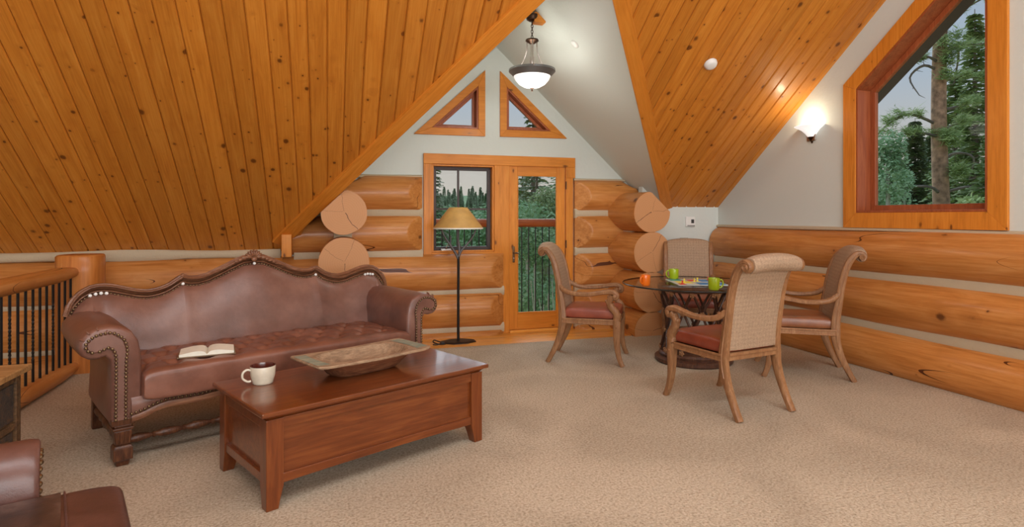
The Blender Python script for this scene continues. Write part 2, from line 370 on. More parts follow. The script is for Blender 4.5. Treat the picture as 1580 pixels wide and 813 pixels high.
M['lamp_glass'] = glow('lit_alabaster_glass', (1, .98, .95), .5)

# carpet
m, nt, b = new_mat('beige_carpet'); lk = nt.links.new
tc = N(nt, 'ShaderNodeTexCoord')
n1 = N(nt, 'ShaderNodeTexNoise', i_Scale=75.0, i_Detail=3.0, i_Roughness=.7); n2 = N(nt, 'ShaderNodeTexNoise', i_Scale=1.1, i_Detail=3.0, i_Distortion=1.0); n3 = N(nt, 'ShaderNodeTexNoise', i_Scale=34.0, i_Detail=2.0)
for q in (n1, n2, n3): lk(tc.outputs['Object'], q.inputs['Vector'])
r1 = ramp(nt, [(.28, S(142,125,103)), (.5, S(190,174,152)), (.75, S(216,202,182))]); lk(n1.outputs['Fac'], r1.inputs[0])
r2 = ramp(nt, [(.35, (.88,.87,.86)), (.65, (1.06,1.06,1.06))]); lk(n2.outputs['Fac'], r2.inputs[0])
r3 = ramp(nt, [(.34, (.90,.89,.87)), (.46, (1,1,1))]); lk(n3.outputs['Fac'], r3.inputs[0])
mx = N(nt, 'ShaderNodeMix', data_type='RGBA', blend_type='MULTIPLY'); mx.inputs[0].default_value = 1; lk(r1.outputs[0], mx.inputs[6]); lk(r2.outputs[0], mx.inputs[7])
mx2 = N(nt, 'ShaderNodeMix', data_type='RGBA', blend_type='MULTIPLY'); mx2.inputs[0].default_value = 1; lk(mx.outputs[2], mx2.inputs[6]); lk(r3.outputs[0], mx2.inputs[7])
lk(mx2.outputs[2], b.inputs['Base Color']); b.inputs['Roughness'].default_value = .95; b.inputs['Specular IOR Level'].default_value = .1
bp = N(nt, 'ShaderNodeBump', i_Strength=.7, i_Distance=.012); lk(n1.outputs['Fac'], bp.inputs['Height']); lk(bp.outputs[0], b.inputs['Normal'])
M['carpet'] = m
# log end grain
m, nt, b = new_mat('log_end_grain'); lk = nt.links.new
tc = N(nt, 'ShaderNodeTexCoord'); oi = N(nt, 'ShaderNodeObjectInfo'); sp = N(nt, 'ShaderNodeSeparateXYZ'); lk(tc.outputs['Object'], sp.inputs[0])
wv = N(nt, 'ShaderNodeTexWave', wave_type='RINGS', rings_direction='X', i_Scale=14.0, i_Distortion=2.5, i_Detail=2.0); lk(tc.outputs['Object'], wv.inputs['Vector'])
r1 = ramp(nt, [(.2, S(196,139,91)), (.8, S(198,142,93))]); lk(wv.outputs['Fac'], r1.inputs[0])
col = r1.outputs[0]
for k, (ang0, wdt) in enumerate([(-.35, .0045), (2.3, .0018), (3.6, .0012)]):
    ang = N(nt, 'ShaderNodeMath', operation='MULTIPLY_ADD'); ang.inputs[1].default_value = 5.0; ang.inputs[2].default_value = ang0; lk(oi.outputs['Random'], ang.inputs[0])
    vr = N(nt, 'ShaderNodeVectorRotate', rotation_type='X_AXIS'); lk(tc.outputs['Object'], vr.inputs['Vector']); lk(ang.outputs[0], vr.inputs['Angle'])
    nz = N(nt, 'ShaderNodeTexNoise', i_Scale=9.0); lk(tc.outputs['Object'], nz.inputs['Vector'])
    s2 = N(nt, 'ShaderNodeSeparateXYZ'); lk(vr.outputs[0], s2.inputs[0])
    ma = N(nt, 'ShaderNodeMath', operation='MULTIPLY_ADD'); ma.inputs[1].default_value = .06; lk(nz.outputs['Fac'], ma.inputs[0]); lk(s2.outputs['Z'], ma.inputs[2])
    sb = N(nt, 'ShaderNodeMath', operation='SUBTRACT'); sb.inputs[1].default_value = .03; lk(ma.outputs[0], sb.inputs[0])
    ab = N(nt, 'ShaderNodeMath', operation='ABSOLUTE'); lk(sb.outputs[0], ab.inputs[0])
    lt = N(nt, 'ShaderNodeMath', operation='LESS_THAN'); lt.inputs[1].default_value = wdt*.6; lk(ab.outputs[0], lt.inputs[0])
    gt = N(nt, 'ShaderNodeMath', operation='GREATER_THAN'); gt.inputs[1].default_value = .01; lk(s2.outputs['Y'], gt.inputs[0])
    mu = N(nt, 'ShaderNodeMath', operation='MULTIPLY'); lk(lt.outputs[0], mu.inputs[0]); lk(gt.outputs[0], mu.inputs[1])
    mxx = N(nt, 'ShaderNodeMix', data_type='RGBA'); mxx.inputs[7].default_value = (*S(70,36,18), 1); lk(mu.outputs[0], mxx.inputs[0]); lk(col, mxx.inputs[6]); col = mxx.outputs[2]
lk(col, b.inputs['Base Color']); b.inputs['Roughness'].default_value = .6
M['end_grain'] = m
# woven chair back
m, nt, b = new_mat('woven_raffia'); lk = nt.links.new
tc = N(nt, 'ShaderNodeTexCoord'); mp = N(nt, 'ShaderNodeMapping'); mp.inputs['Rotation'].default_value = (math.radians(45), 0, 0); mp.inputs['Scale'].default_value = (46,46,46); lk(tc.outputs['Object'], mp.inputs[0])
ck = N(nt, 'ShaderNodeTexChecker', i_Scale=1.0); ck.inputs['Color1'].default_value = (*S(164,136,110),1); ck.inputs['Color2'].default_value = (*S(172,144,117),1)
flat = N(nt, 'ShaderNodeVectorMath', operation='MULTIPLY'); flat.inputs[1].default_value = (0,1,1); lk(mp.outputs[0], flat.inputs[0])
off = N(nt, 'ShaderNodeVectorMath', operation='ADD'); off.inputs[1].default_value = (.5,0,0); lk(flat.outputs[0], off.inputs[0]); lk(off.outputs[0], ck.inputs['Vector'])
n1 = N(nt, 'ShaderNodeTexNoise', i_Scale=90.0); lk(tc.outputs['Object'], n1.inputs['Vector'])
mx = N(nt, 'ShaderNodeMix', data_type='RGBA', blend_type='MULTIPLY'); mx.inputs[0].default_value = .5; lk(ck.outputs[0], mx.inputs[6]); lk(n1.outputs['Color'], mx.inputs[7])
r_ = ramp(nt, [(.3, (.78,.78,.78)), (.7, (1.1,1.1,1.1))]); lk(n1.outputs['Fac'], r_.inputs[0]); lk(r_.outputs[0], mx.inputs[7]); mx.inputs[0].default_value = 1
lk(mx.outputs[2], b.inputs['Base Color']); b.inputs['Roughness'].default_value = .75
bp = N(nt, 'ShaderNodeBump', i_Strength=.4, i_Distance=.006); ad = N(nt, 'ShaderNodeMath', operation='ADD'); lk(ck.outputs['Fac'], ad.inputs[0]); lk(n1.outputs['Fac'], ad.inputs[1]); lk(ad.outputs[0], bp.inputs['Height']); lk(bp.outputs[0], b.inputs['Normal'])
M['raffia'] = m
M['shade'] = plain('mica_lamp_shade', S(196,152,84), .6, var=.14, vscale=9)
M['shade_rim'] = plain('shade_rim', S(226,222,210), .6)
M['mug_white'] = plain('speckled_stoneware', S(206,196,176), .3, var=.06, vscale=40, coat=.4)
M['mug_brown'] = plain('brown_glaze', S(84,34,22), .25, coat=.5)
M['mug_green'] = plain('lime_green_glaze', S(160,186,22), .3, coat=.4)
M['mug_orange'] = plain('orange_glaze', S(240,118,20), .3, coat=.4)

# ------------------------------------------------------------------ the shell: walls
def poly_slab(name, outer, holes, to3, depth, mat, parent=None):
    """2D outline with holes, extruded by vector depth"""
    bm = bmesh.new(); loops = [outer] + holes; ed = []; rings = []
    for lp in loops:
        vv = [bm.verts.new(to3(*p)) for p in lp]; rings.append(vv)
        for i in range(len(vv)): ed.append(bm.edges.new((vv[i], vv[(i+1) % len(vv)])))
    bmesh.ops.triangle_fill(bm, use_beauty=True, use_dissolve=False, edges=ed)
    d = Vector(depth); back = {}
    for v in list(bm.verts): back[v] = bm.verts.new(v.co + d)
    for f in list(bm.faces): bm.faces.new([back[v] for v in reversed(f.verts)])
    for vv in rings:
        for i in range(len(vv)):
            a, c = vv[i], vv[(i+1) % len(vv)]; bm.faces.new((a, c, back[c], back[a]))
    bmesh.ops.recalc_face_normals(bm, faces=bm.faces)
    me = bpy.data.meshes.new(name); bm.to_mesh(me); bm.free(); me.materials.append(mat)
    o = bpy.data.objects.new(name, me); COL.objects.link(o)
    if parent: o.parent = parent
    return o
def structure(o, label, cat): return tag(o, label, cat, kind='structure')

B3 = lambda x, z: (x, YW, z)
TRI_L = [(.969, 2.41), (1.843, 2.415), (1.843, 3.226)]
TRI_R = [(2.034, 2.42), (2.926, 2.43), (2.034, 3.233)]
CAS = [(1.186, 1.0), (1.955, 1.0), (1.955, 2.06), (1.186, 2.06)]
BIG = [(3.195, 1.32), (4.704, 1.32), (4.704, 2.751), (3.195, 3.915)]     # (Y, Z), right wall, CCW in (Y,Z)
gable = [(-.5, -.3), (2.15, -.3), (2.15, 2.08), (2.905, 2.08), (2.905, -.3), (4.5, -.3), (4.5, right_dormer_z(4.5)), (AX, AZ), (-.5, left_dormer_z(-.5))]
wall_back = structure(poly_slab('wall_back', gable, [inset_poly(TRI_L, .075), inset_poly(TRI_R, .075), CAS], B3, (0, .2, 0), M['drywall']), 'grey green painted gable wall around the glazed door', 'wall')
wall_left = structure(poly_slab('wall_left', [(-5.2, -2.6), (-.5, -2.6), (-.5, 1.05), (-5.2, 1.05)], [], lambda x, z: (x, YW+.04, z), (0, .16, 0), M['chink']), 'low log wall under the left pine ceiling', 'wall')
wall_knee = structure(poly_slab('wall_knee', [(3.84, -.02), (XR+.1, -.02), (XR+.1, ZR+.02), (4.10, ZR+.02), (3.84, 1.815)], [], lambda x, z: (x, YK, z), (0, .1, 0), M['drywall']), 'small painted knee wall carrying the thermostat', 'wall')
rz = lambda y: ZR + PR*(YK-y)
rg = [(-3.2, -.05), (YK+.1, -.05), (YK+.1, rz(YK+.1)), (YRIDGE, rz(YRIDGE)), (-3.2, rz(YRIDGE)-PR*4.2)]
wall_right = structure(poly_slab('wall_right', rg, [inset_poly(BIG, .10)], lambda y, z: (XR, y, z), (.22, 0, 0), M['drywall']), 'painted gable wall above stacked logs with the large window', 'wall')
# behind the camera and far left: plain walls that close the loft
structure(MB().box(-5.2, XR+.2, -3.4, -3.2, -.05, 2.9).build('wall_front', M['drywall'], smooth=0), 'painted wall behind the viewer', 'wall')
structure(MB().box(-5.4, -5.2, -3.4, YW+.2, -2.6, 6.2).build('wall_stair', M['drywall'], smooth=0), 'painted wall beyond the stairwell', 'wall')

# ---- logs
def make_log(name, parent, p0, axis, length, r, seed, end0=None, end1=None, front=-1, clip=None, mat=None, taper=.0, faces=(False, False)):
    """log along local x. axis 'X' or 'Y'. end0/end1='scoop' flattens the room side towards that end"""
    n = 44; m = max(6, int(length/.16)); rr = []
    rnd = random.Random(seed); ph = rnd.random()*50
    rot = 0 if axis == 'X' else math.pi/2
    xs = [length*i/m for i in range(m+1)]
    if end0 == 'scoop': xs = sorted(set(xs + [.012*q_ for q_ in range(1, 18)]))
    if end1 == 'scoop': xs = sorted(set(xs + [length-.012*q_ for q_ in range(1, 18)]))
    for x in xs:
        ring = []
        for j in range(n):
            t = 2*math.pi*j/n
            q = r*(1+taper*(x/length-.5))
            q *= 1 + .035*noise.noise((x*.9+ph, math.cos(t)*1.2, math.sin(t)*1.2)) + .012*noise.noise((x*4+ph, math.cos(t)*2.5, math.sin(t)*2.5))
            y, z = q*math.cos(t), q*math.sin(t)
            y += .012*noise.noise((x*.6+ph, 7, 1)); z += .012*noise.noise((x*.6+ph, 3, 9))
            for e, dist in ((end0, x), (end1, length-x)):
                if e == 'scoop' and y*front > 0:
                    lim = .10 + dist*.72
                    if y*front > lim: y = front*lim
            ring.append([x, y, z])
        rr.append(ring)
    c, s = math.cos(rot), math.sin(rot)
    if clip:
        for ring in rr:
            for p in ring:
                wx, wy = p0[0]+p[0]*c-p[1]*s, p0[1]+p[0]*s+p[1]*c
                zm = clip(wx, wy) - p0[2]
                if p[2] > zm: p[2] = zm
    mb = MB(); mb.rings(rr, cap=True)
    o = mb.build(name, mat or M['log'], parent, smooth=28); o.location = p0; o.rotation_euler = (0, 0, rot)
    for k, fl in enumerate(faces):
        if fl:
            ring = rr[0] if k == 0 else rr[-1]; x = ring[0][0] + (-.004 if k == 0 else .004)
            cc = [sum(p[1] for p in ring)/n, sum(p[2] for p in ring)/n]
            g = MB(); prev = []
            rg_ = [[(x, cc[0]+(p[1]-cc[0])*f, cc[1]+(p[2]-cc[1])*f) for p in ring] for f in (.985, .5)]
            g.rings(rg_, cap=False); g.add([(x, *cc)] + rg_[1], [(0, 1+j, 1+(j+1) % n) for j in range(n)])
            g.build('end_face', M['end_grain'], o, smooth=0)
    return o
YC = YW + .045
def chinking(parent, axis, a0, a1, c, z, h=.055, front=-1, depth=.13):
    mb = MB(); n = max(2, int((a1-a0)/.3)); rr = []
    for i in range(n+1):
        t = a0+(a1-a0)*i/n; w = h*(1+.35*noise.noise((t*1.3, z*5, 2))); dz = .012*noise.noise((t*.8, z*3, 8))
        f = c + front*depth; bk = c - front*.02
        ring = [(bk, z-w+dz), (f+.02*-front, z-w+dz), (f, z-w*.5+dz), (f, z+w*.5+dz), (f+.02*-front, z+w+dz), (bk, z+w+dz)]
        rr.append([(t, q, zz) if axis == 'X' else (q, t, zz) for q, zz in ring])
    mb.rings(rr); return mb.build('chinking', M['chink'], parent, smooth=50)
BACK_Z = [1.69, 1.235, .755, .300, -.155]; BACK_J = [1.475, .990, .525, .080]
for k, z in enumerate(BACK_Z):
    if k < 2:
        make_log('log', wall_back, (-.42, YC, z), 'X', 1.485, .222 if k == 0 else .238, 10+k, end1='scoop', clip=lambda x, y: left_dormer_z(x)-.01 if x < .9 else 9)
        make_log('log', wall_back, (3.02, YC, z), 'X', 1.0, .222 if k == 0 else .238, 20+k, end0='scoop', clip=lambda x, y: right_dormer_z(x)-.01)
    else:
        make_log('log', wall_back, (-.5, YC, z), 'X', 2.565, .238, 30+k, end1='scoop')
        make_log('log', wall_back, (3.02, YC, z), 'X', 1.0, .238, 40+k, end0='scoop')
        make_log('log', wall_left, (-5.1, YC+.005, z), 'X', 4.62, .24, 50+k)
for k, z in enumerate(BACK_J):
    chinking(wall_back, 'X', -.5 if k > 1 else -.36, 2.07 if k > 1 else 1.07, YC, z); chinking(wall_back, 'X', 3.01, 3.9, YC, z)
    if k > 0: chinking(wall_left, 'X', -5.1, -.5, YC+.004, z + (.035 if k == 1 else 0), h=.05)
chinking(wall_back, 'X', .3, 1.07, YW+.05, 1.905, h=.022, depth=.085); chinking(wall_back, 'X', 3.02, 3.75, YW+.05, 1.905, h=.022, depth=.085)
for k in range(2):
    z = -.155-.455*(k+1); make_log('log', wall_left, (-5.1, YC+.005, z), 'X', 4.62, .24, 60+k); chinking(wall_left, 'X', -5.1, -.5, YC+.004, z+.23, h=.05)
# right wall logs
XC = XR + .055
for k, (z, r) in enumerate([(1.085, .222), (.640, .238), (.165, .245)]):
    make_log('log', wall_right, (XC, -3.2, z), 'Y', 3.2+YK-.03, r, 70+k, front=1, taper=-.06)
for z in (.865, .395): chinking(wall_right, 'Y', -3.2, YK-.02, XC, z, h=.07)
chinking(wall_right, 'Y', -3.2, YK, XR+.02, 1.305, h=.02, depth=.05)
# side walls of the bump-out: round log ends face the room
wall_dl = structure(MB().box(.06, .25, YW-.4, YW+.1, -.2, 1.4).build('wall_dormer_left', M['chink'], smooth=0), 'crossing log ends left of the door', 'wall')
for k, (z, r) in enumerate([(1.47, .227), (.962, .252), (.48, .24), (.0, .24)]):
    make_log('log', wall_dl, (.155, 6.24, z), 'Y', .95, r, 90+k, clip=(lambda x, y: left_dormer_z(x)-.055) if k == 0 else None, faces=(True, False))
wall_dr = structure(MB().box(3.64, 3.80, YW-.4, YW+.1, -.2, 1.4).build('wall_dormer_right', M['chink'], smooth=0), 'crossing log ends right of the door', 'wall')
for k, (z, r) in enumerate([(1.487, .246), (1.003, .248), (.522, .248), (.05, .246)]):
    make_log('log', wall_dr, (3.72, 6.30, z), 'Y', .95, r, 110+k, clip=(lambda x, y: right_dormer_z(x)-.215) if k == 0 else None, faces=(True, False))

# ------------------------------------------------------------------ ceilings with individual planks
def slope_frame(xw, yw, zw, pitch):
    a = math.atan(pitch); X = Vector((0, -math.cos(a), math.sin(a))); Y = Vector((1, 0, 0)); Z = Vector((0, math.sin(a), math.cos(a)))
    mt = Matrix((( X.x, Y.x, Z.x, xw), (X.y, Y.y, Z.y, yw), (X.z, Y.z, Z.z, zw), (0,0,0,1)))
    return mt, math.cos(a)
def planked_slope(name, label, x0, x1, yeave, zeave, pitch, low, w, seed):
    """low(X) = plan Y of the lower end at X"""
    mt, ca = slope_frame(0, yeave, zeave, pitch)
    top = (yeave-YRIDGE)/ca
    n = 24; pts = [(x0+(x1-x0)*i/n) for i in range(n+1)]
    g = MB(); rr = []
    for x in pts:
        a = (yeave-low(x))/ca
        rr.append([(a, x, .02), (top, x, .02), (top, x, .09), (a, x, .09)])
    g.rings(rr); deck = g.build(name, M['pine'], smooth=0); deck.matrix_world = mt
    structure(deck, label, 'ceiling')
    rnd = random.Random(seed); x = x0; i = 0
    while x < x1-.01:
        ww = w*(1+rnd.uniform(-.05, .05)); xa, xb = x, min(x+ww, x1)
        la, lb = (yeave-low(xa))/ca, (yeave-low(xb))/ca
        ch, gp = .010, .0016; mid = (xa+xb)/2; hw = (xb-xa)/2-gp
        def q(u, inset, z):
            ia = mid-hw+inset; ib = mid+hw-inset; f = lambda X: la+(lb-la)*(X-xa)/(xb-xa)
            return [(f(ia), ia-mid, z), (u, ia-mid, z), (u, ib-mid, z), (f(ib), ib-mid, z)]
        dz = rnd.uniform(-.0012, .0012)
        g = MB(); g.rings([q(top, ch, dz), q(top, 0, ch), q(top, 0, .02)])
        p = g.build('plank', M['pine'], deck, smooth=0); p.location = (0, mid, 0)
        x = xb; i += 1
    return deck
low_l = lambda X: YW+.02 if X < -.37 else left_valley(X)
low_r = lambda X: YK+.01 if X > 4.127 else right_valley(X)
ceiling_left = planked_slope('ceiling_left', 'knotty pine plank ceiling sloping down over the leather sofa', -5.2, AX, YW, ZL, PL, low_l, .143, 3)
ceiling_right = planked_slope('ceiling_right', 'knotty pine plank ceiling sloping down above the dining table', AX, XR+.06, YK, ZR, PR, low_r, .138, 4)
zr0 = ZL+PL*(YW-YRIDGE)
structure(MB().rings([[(x, YRIDGE, zr0+.05), (x, -3.4, zr0+.05-4.4*PL), (x, -3.4, zr0+.15-4.4*PL), (x, YRIDGE, zr0+.2)] for x in (-5.3, XR+.2)]).build('ceiling_front', M['pine'], smooth=0), 'pine ceiling behind the viewer', 'ceiling')
# dormer ceilings (painted)
def solid_sheet(name, pts, nrm, t, mat):
    n = Vector(nrm).normalized()*t; return MB().rings([[Vector(p) for p in pts], [Vector(p)+n for p in pts]]).build(name, mat, smooth=0)
structure(solid_sheet('ceiling_dormer_left', [(AX, 3.82, AZ), (AX, YW+.05, AZ), (-.598, YW+.05, left_dormer_z(-.598))], (0, 0, 1), .07, M['drywall']), 'painted left slope of the dormer above the log ends', 'ceiling')
structure(solid_sheet('ceiling_dormer_right', [(AX, 4.1425, AZ), (4.433, YW+.05, right_dormer_z(4.433)), (AX, YW+.05, AZ)], (0, 0, 1), .07, M['drywall']), 'painted right slope of the dormer behind the pendant lamp', 'ceiling')

ev = [(XR+.2, XR+.86)]
structure(MB().rings([[(x, 7.2, rz(7.2)-.19), (x, 1.5, rz(1.5)-.19), (x, 1.5, rz(1.5)-.05), (x, 7.2, rz(7.2)-.05)] for x in (XR+.21, XR+.80)]).build('roof_eave', plain('dark_soffit', S(96,80,70), .8), smooth=0), 'dark roof eave outside above the big window', 'roof')
# valley trim boards
def strip(name, a, b, nrm, side, w, t, mat, off=0):
    a, b, n = Vector(a), Vector(b), Vector(nrm).normalized(); d = (b-a).normalized(); q = n.cross(d).normalized()
    if q.dot(Vector(side)) < 0: q = -q
    L = (b-a).length; mb = MB().obox((0,0,0), (L/2,0,0), (0,w/2,0), (0,0,t/2)); o = mb.build(name, mat, smooth=0, bevel=.004)
    mt = Matrix.Identity(4)
    yv = q; zv = d.cross(yv)
    c = (a+b)/2 + q*(w/2+off) - n*(t/2-.004)
    for i in range(3): mt[i][0] = d[i]; mt[i][1] = yv[i]; mt[i][2] = zv[i]; mt[i][3] = c[i]
    o.matrix_world = mt; return o
def lv(X): return Vector((X, left_valley(X), left_dormer_z(X)))
def rv(X): return Vector((X, right_valley(X), right_dormer_z(X)))
nL = (0, PL, 1); nR = (0, PR, 1)
structure(strip('trim_1', lv(-.47), lv(AX), nL, (-1, -.5, 0), .145, .04, M['trim'], off=-.02), 'pine trim board along the edge of the left pine ceiling', 'trim')
structure(strip('trim_2', rv(4.16), rv(AX), nR, (1, -.5, 0), .135, .03, M['trim'], off=-.01), 'pine trim board along the edge of the right pine ceiling', 'trim')
structure(MB().box(-.47, -.37, 6.70, 6.86, 1.0, 1.24).build('trim_3', M['trim_z'], smooth=0, bevel=.004), 'short upright trim block at the foot of the left ceiling trim', 'trim')

# ------------------------------------------------------------------ floors
structure(poly_slab('floor', [(-2.20, -3.3), (XR+.05, -3.3), (XR+.05, YW), (3.55, YW), (3.55, 6.375), (.42, 6.375), (.42, YW), (-2.20, YW)], [], lambda x, y: (x, y, 0), (0, 0, -.12), M['carpet']), 'beige cut pile carpet', 'floor')
fw = structure(MB().box(.42, 3.55, 6.376, YW+.02, -.12, -.032).build('floor_threshold', M['floorwood'], smooth=0), 'yellow pine plank landing in front of the glazed door', 'floor')
y = 6.378; k = 0
while y < YW:
    y2 = min(y+.088, YW+.01)
    MB().box(.43, 3.54, y+.001, y2-.001, -.032, -.010).build('plank', M['floorwood'], fw, smooth=0, bevel=.003)
    y = y2; k += 1
structure(MB().box(-5.3, -2.2, -3.4, YW+.1, -2.7, -2.6).build('floor_lower', M['carpet'], smooth=0), 'lower storey floor at the bottom of the stairwell', 'floor')
structure(MB().box(-5.3, -2.201, -3.4, 3.0, -.12, 0).build('floor_landing', M['carpet'], smooth=0), 'carpeted landing behind the viewer', 'floor')

# ------------------------------------------------------------------ windows and door
def framed_window(root, poly, to3, out, casing_w, depth, sash_w, mats, casing=True, sash_mat=None, sash_d=.03):
    """poly = casing outline (CCW); builds mitred casing boards, jamb boards, sash bars and a pane; out = outward unit vector"""
    out = Vector(out); n = len(poly)
    inn = inset_poly(poly, casing_w) if casing else poly
    def V(p, d): return Vector(to3(*p)) + out*d
    def bar(name, a0, a1, b1, b0, d0, d1, mat):
        MB().rings([[V(a0, d0), V(a1, d0), V(b1, d0), V(b0, d0)], [V(a0, d1), V(a1, d1), V(b1, d1), V(b0, d1)]]).build(name, mat, root, smooth=0, bevel=.003, weld=True)
    for i in range(n):
        j = (i+1) % n
        if casing: bar('casing', poly[i], poly[j], inn[j], inn[i], -.028, .0, mats[0])
    jb = inset_poly(inn, .022)
    for i in range(n):
        j = (i+1) % n; bar('jamb', inn[i], inn[j], jb[j], jb[i], -.02, depth+.04, mats[1])
    so = inset_poly(jb, .001); si = inset_poly(so, sash_w)
    for i in range(n):
        j = (i+1) % n; bar('sash', so[i], so[j], si[j], si[i], depth-sash_d, depth+sash_d*.4, sash_mat or mats[1])
    MB().rings([[V(p, depth-.012) for p in si], [V(p, depth-.004) for p in si]]).build('pane', M['glass'], root, smooth=0, weld=True)
    return si
w1 = structure(empty('window_1', (0,0,0)), 'large window with a sloping top in the right wall', 'window')
framed_window(w1, [(BIG[1][0], BIG[1][1]), (BIG[2][0], BIG[2][1]), (BIG[3][0], BIG[3][1]), (BIG[0][0], BIG[0][1])], lambda y, z: (XR, y, z), (1,0,0), .145, .17, .05, (M['trim_z'], M['jamb']))
w2 = structure(empty('window_2'), 'left triangular window over the door wall', 'window')
framed_window(w2, TRI_L, B3, (0,1,0), .085, .10, .035, (M['trim'], M['jamb']))
w3 = structure(empty('window_3'), 'right triangular window over the door wall', 'window')
framed_window(w3, TRI_R, B3, (0,1,0), .085, .10, .035, (M['trim'], M['jamb']))
w4 = structure(empty('window_4'), 'casement window with dark muntins behind the floor lamp', 'window')
si = framed_window(w4, CAS, B3, (0,1,0), 0, .085, .042, (M['trim'], M['trim_z']), casing=False, sash_mat=M['sash'])
MB().box(1.512, 1.536, YW+.06, YW+.085, si[0][1], si[2][1]).build('muntin', M['sash'], w4, smooth=0)
MB().box(si[0][0], si[1][0], YW+.061, YW+.084, 1.512, 1.534).build('muntin', M['sash'], w4, smooth=0)
g = MB().box(1.30, 1.42, YW-.012, YW+.03, 1.02, 1.042); g.tube([(1.36, YW-.01, 1.04), (1.36, YW-.03, 1.06), (1.375, YW-.035, 1.10)], .007, 6); g.build('crank', M['nickel'], w4)
MB().box(1.945, 1.962, YW-.01, YW+.05, 1.46, 1.56).build('latch', M['bronze'], w4, smooth=0)
# shared casing of casement and door
cs = structure(empty('trim_4'), 'orange pine casing around casement window and door', 'trim')
def cbox(nm, *a, mat='trim_z'): return MB().box(*a).build(nm, M[mat], cs, smooth=0, bevel=.004)
cbox('casing', 1.085, 3.035, YW-.038, YW, 2.062, 2.185, mat='trim')
cbox('casing', 1.085, 1.186, YW-.036, YW, .905, 2.062)
cbox('casing', 1.186, 1.96, YW-.034, YW, .905, 1.0, mat='trim')
cbox('casing', 1.955, 2.150, YW-.034, YW, -.01, 2.062)
cbox('casing', 2.905, 3.035, YW-.036, YW, 1.925, 2.062); cbox('casing', 2.905, 3.005, YW-.036, YW, -.01, 1.925)
d1 = structure(empty('door_1'), 'pine door with one tall glass pane beside the log ends', 'door')
def dbox(nm, *a, mat='trim_z'): return MB().box(*a).build(nm, M[mat], d1, smooth=0, bevel=.004)
dbox('stile', 2.155, 2.262, YW-.01, YW+.04, .022, 2.07); dbox('stile', 2.790, 2.902, YW-.01, YW+.04, .022, 2.07)
dbox('rail', 2.262, 2.790, YW-.008, YW+.04, 1.948, 2.07, mat='trim'); dbox('rail', 2.262, 2.790, YW-.008, YW+.04, .022, .222, mat='trim')
MB().box(2.262, 2.790, YW+.01, YW+.018, .222, 1.948).build('pane', M['glass'], d1, smooth=0)
g = MB().box(2.262, 2.790, YW-.012, YW+.01, .222, .234); g.box(2.262, 2.790, YW-.012, YW+.01, 1.938, 1.948); g.box(2.262, 2.272, YW-.012, YW+.01, .234, 1.938); g.box(2.780, 2.790, YW-.012, YW+.01, .234, 1.938); g.build('glazing_bead', M['trim'], d1, smooth=0)
dbox('threshold', 2.15, 2.905, YW-.06, YW+.05, -.01, .02, mat='floorwood')
for z in (1.83, 1.08, .3): MB().lathe([(0, z-.05), (.008, z-.05), (.008, z+.05), (0, z+.05)], (2.905, YW-.04, 0), 8).build('hinge', M['bronze'], d1)
h = MB().box(2.195, 2.225, YW-.022, YW-.01, .86, 1.06).build('handle_plate', M['brass'], d1, smooth=0, bevel=.006)
MB().tube([(2.21, YW-.02, .98), (2.21, YW-.065, .98), (2.225, YW-.07, .98), (2.262, YW-.066, .975)], [.01, .01, .011, .008], 8).build('lever', M['brass'], h)
MB().ball((2.21, YW-.025, .91), .012, sy=.6).build('lock_cylinder', M['nickel'], h)

# ------------------------------------------------------------------ ceiling and wall fittings
def disc_on(name, loc, nrm, prof, mat, label, cat, n=20):
    o = MB().lathe(prof, n=n).build(name, mat); z = Vector(nrm).normalized(); o.location = loc
    o.rotation_mode = 'QUATERNION'; o.rotation_quaternion = z.to_track_quat('Z', 'Y'); tag(o, label, cat); return o
disc_on('smoke_detector', (3.56, 4.94, ZR+PR*(YK-4.94)-.003), (0, -PR, -1), [(0, .042), (.035, .042), (.05, .036), (.062, .02), (.066, 0)], M['white'], 'round white smoke detector on the right pine ceiling', 'smoke detector')
disc_on('sprinkler_cap', (2.379, 5.52, right_dormer_z(2.379)-.002), (-PDR, 0, -1), [(0, .018), (.03, .016), (.045, .008), (.05, 0)], M['white'], 'small white disc on the painted dormer slope', 'sprinkler')
th = empty('thermostat', (4.537, YK, 1.365)); tag(th, 'white wall thermostat on the small knee wall', 'thermostat')
MB().box(-.07, .07, -.025, 0, -.065, .065).build('body', M['white'], th, smooth=0, bevel=.006)
MB().box(.008, .05, -.028, -.02, -.02, .03).build('screen', plain('grey_screen', S(66,64,62), .3), th, smooth=0)
MB().box(-.05, .06, -.034, -.02, -.06, -.045).build('lower_lip', plain('grey_plastic', S(150,150,146), .5), th, smooth=0, bevel=.003)
sp_ = empty('wall_switch', (4.448, YK, 1.136)); tag(sp_, 'grey switch plate low on the knee wall behind the far chair', 'switch')
MB().box(-.06, .06, -.01, 0, -.05, .02).build('plate', plain('almond_plate', S(176,172,160), .5), sp_, smooth=0, bevel=.003)
MB().box(-.03, .03, -.018, -.008, -.03, .01).build('toggle', M['white'], sp_, smooth=0, bevel=.003)

def point(name, loc, energy, col, r, parent=None):
    d = bpy.data.lights.new(name, 'POINT'); d.energy = energy; d.color = col; d.shadow_soft_size = r
    o = bpy.data.objects.new(name, d); COL.objects.link(o); o.location = loc
    if parent: o.parent = parent
    return o
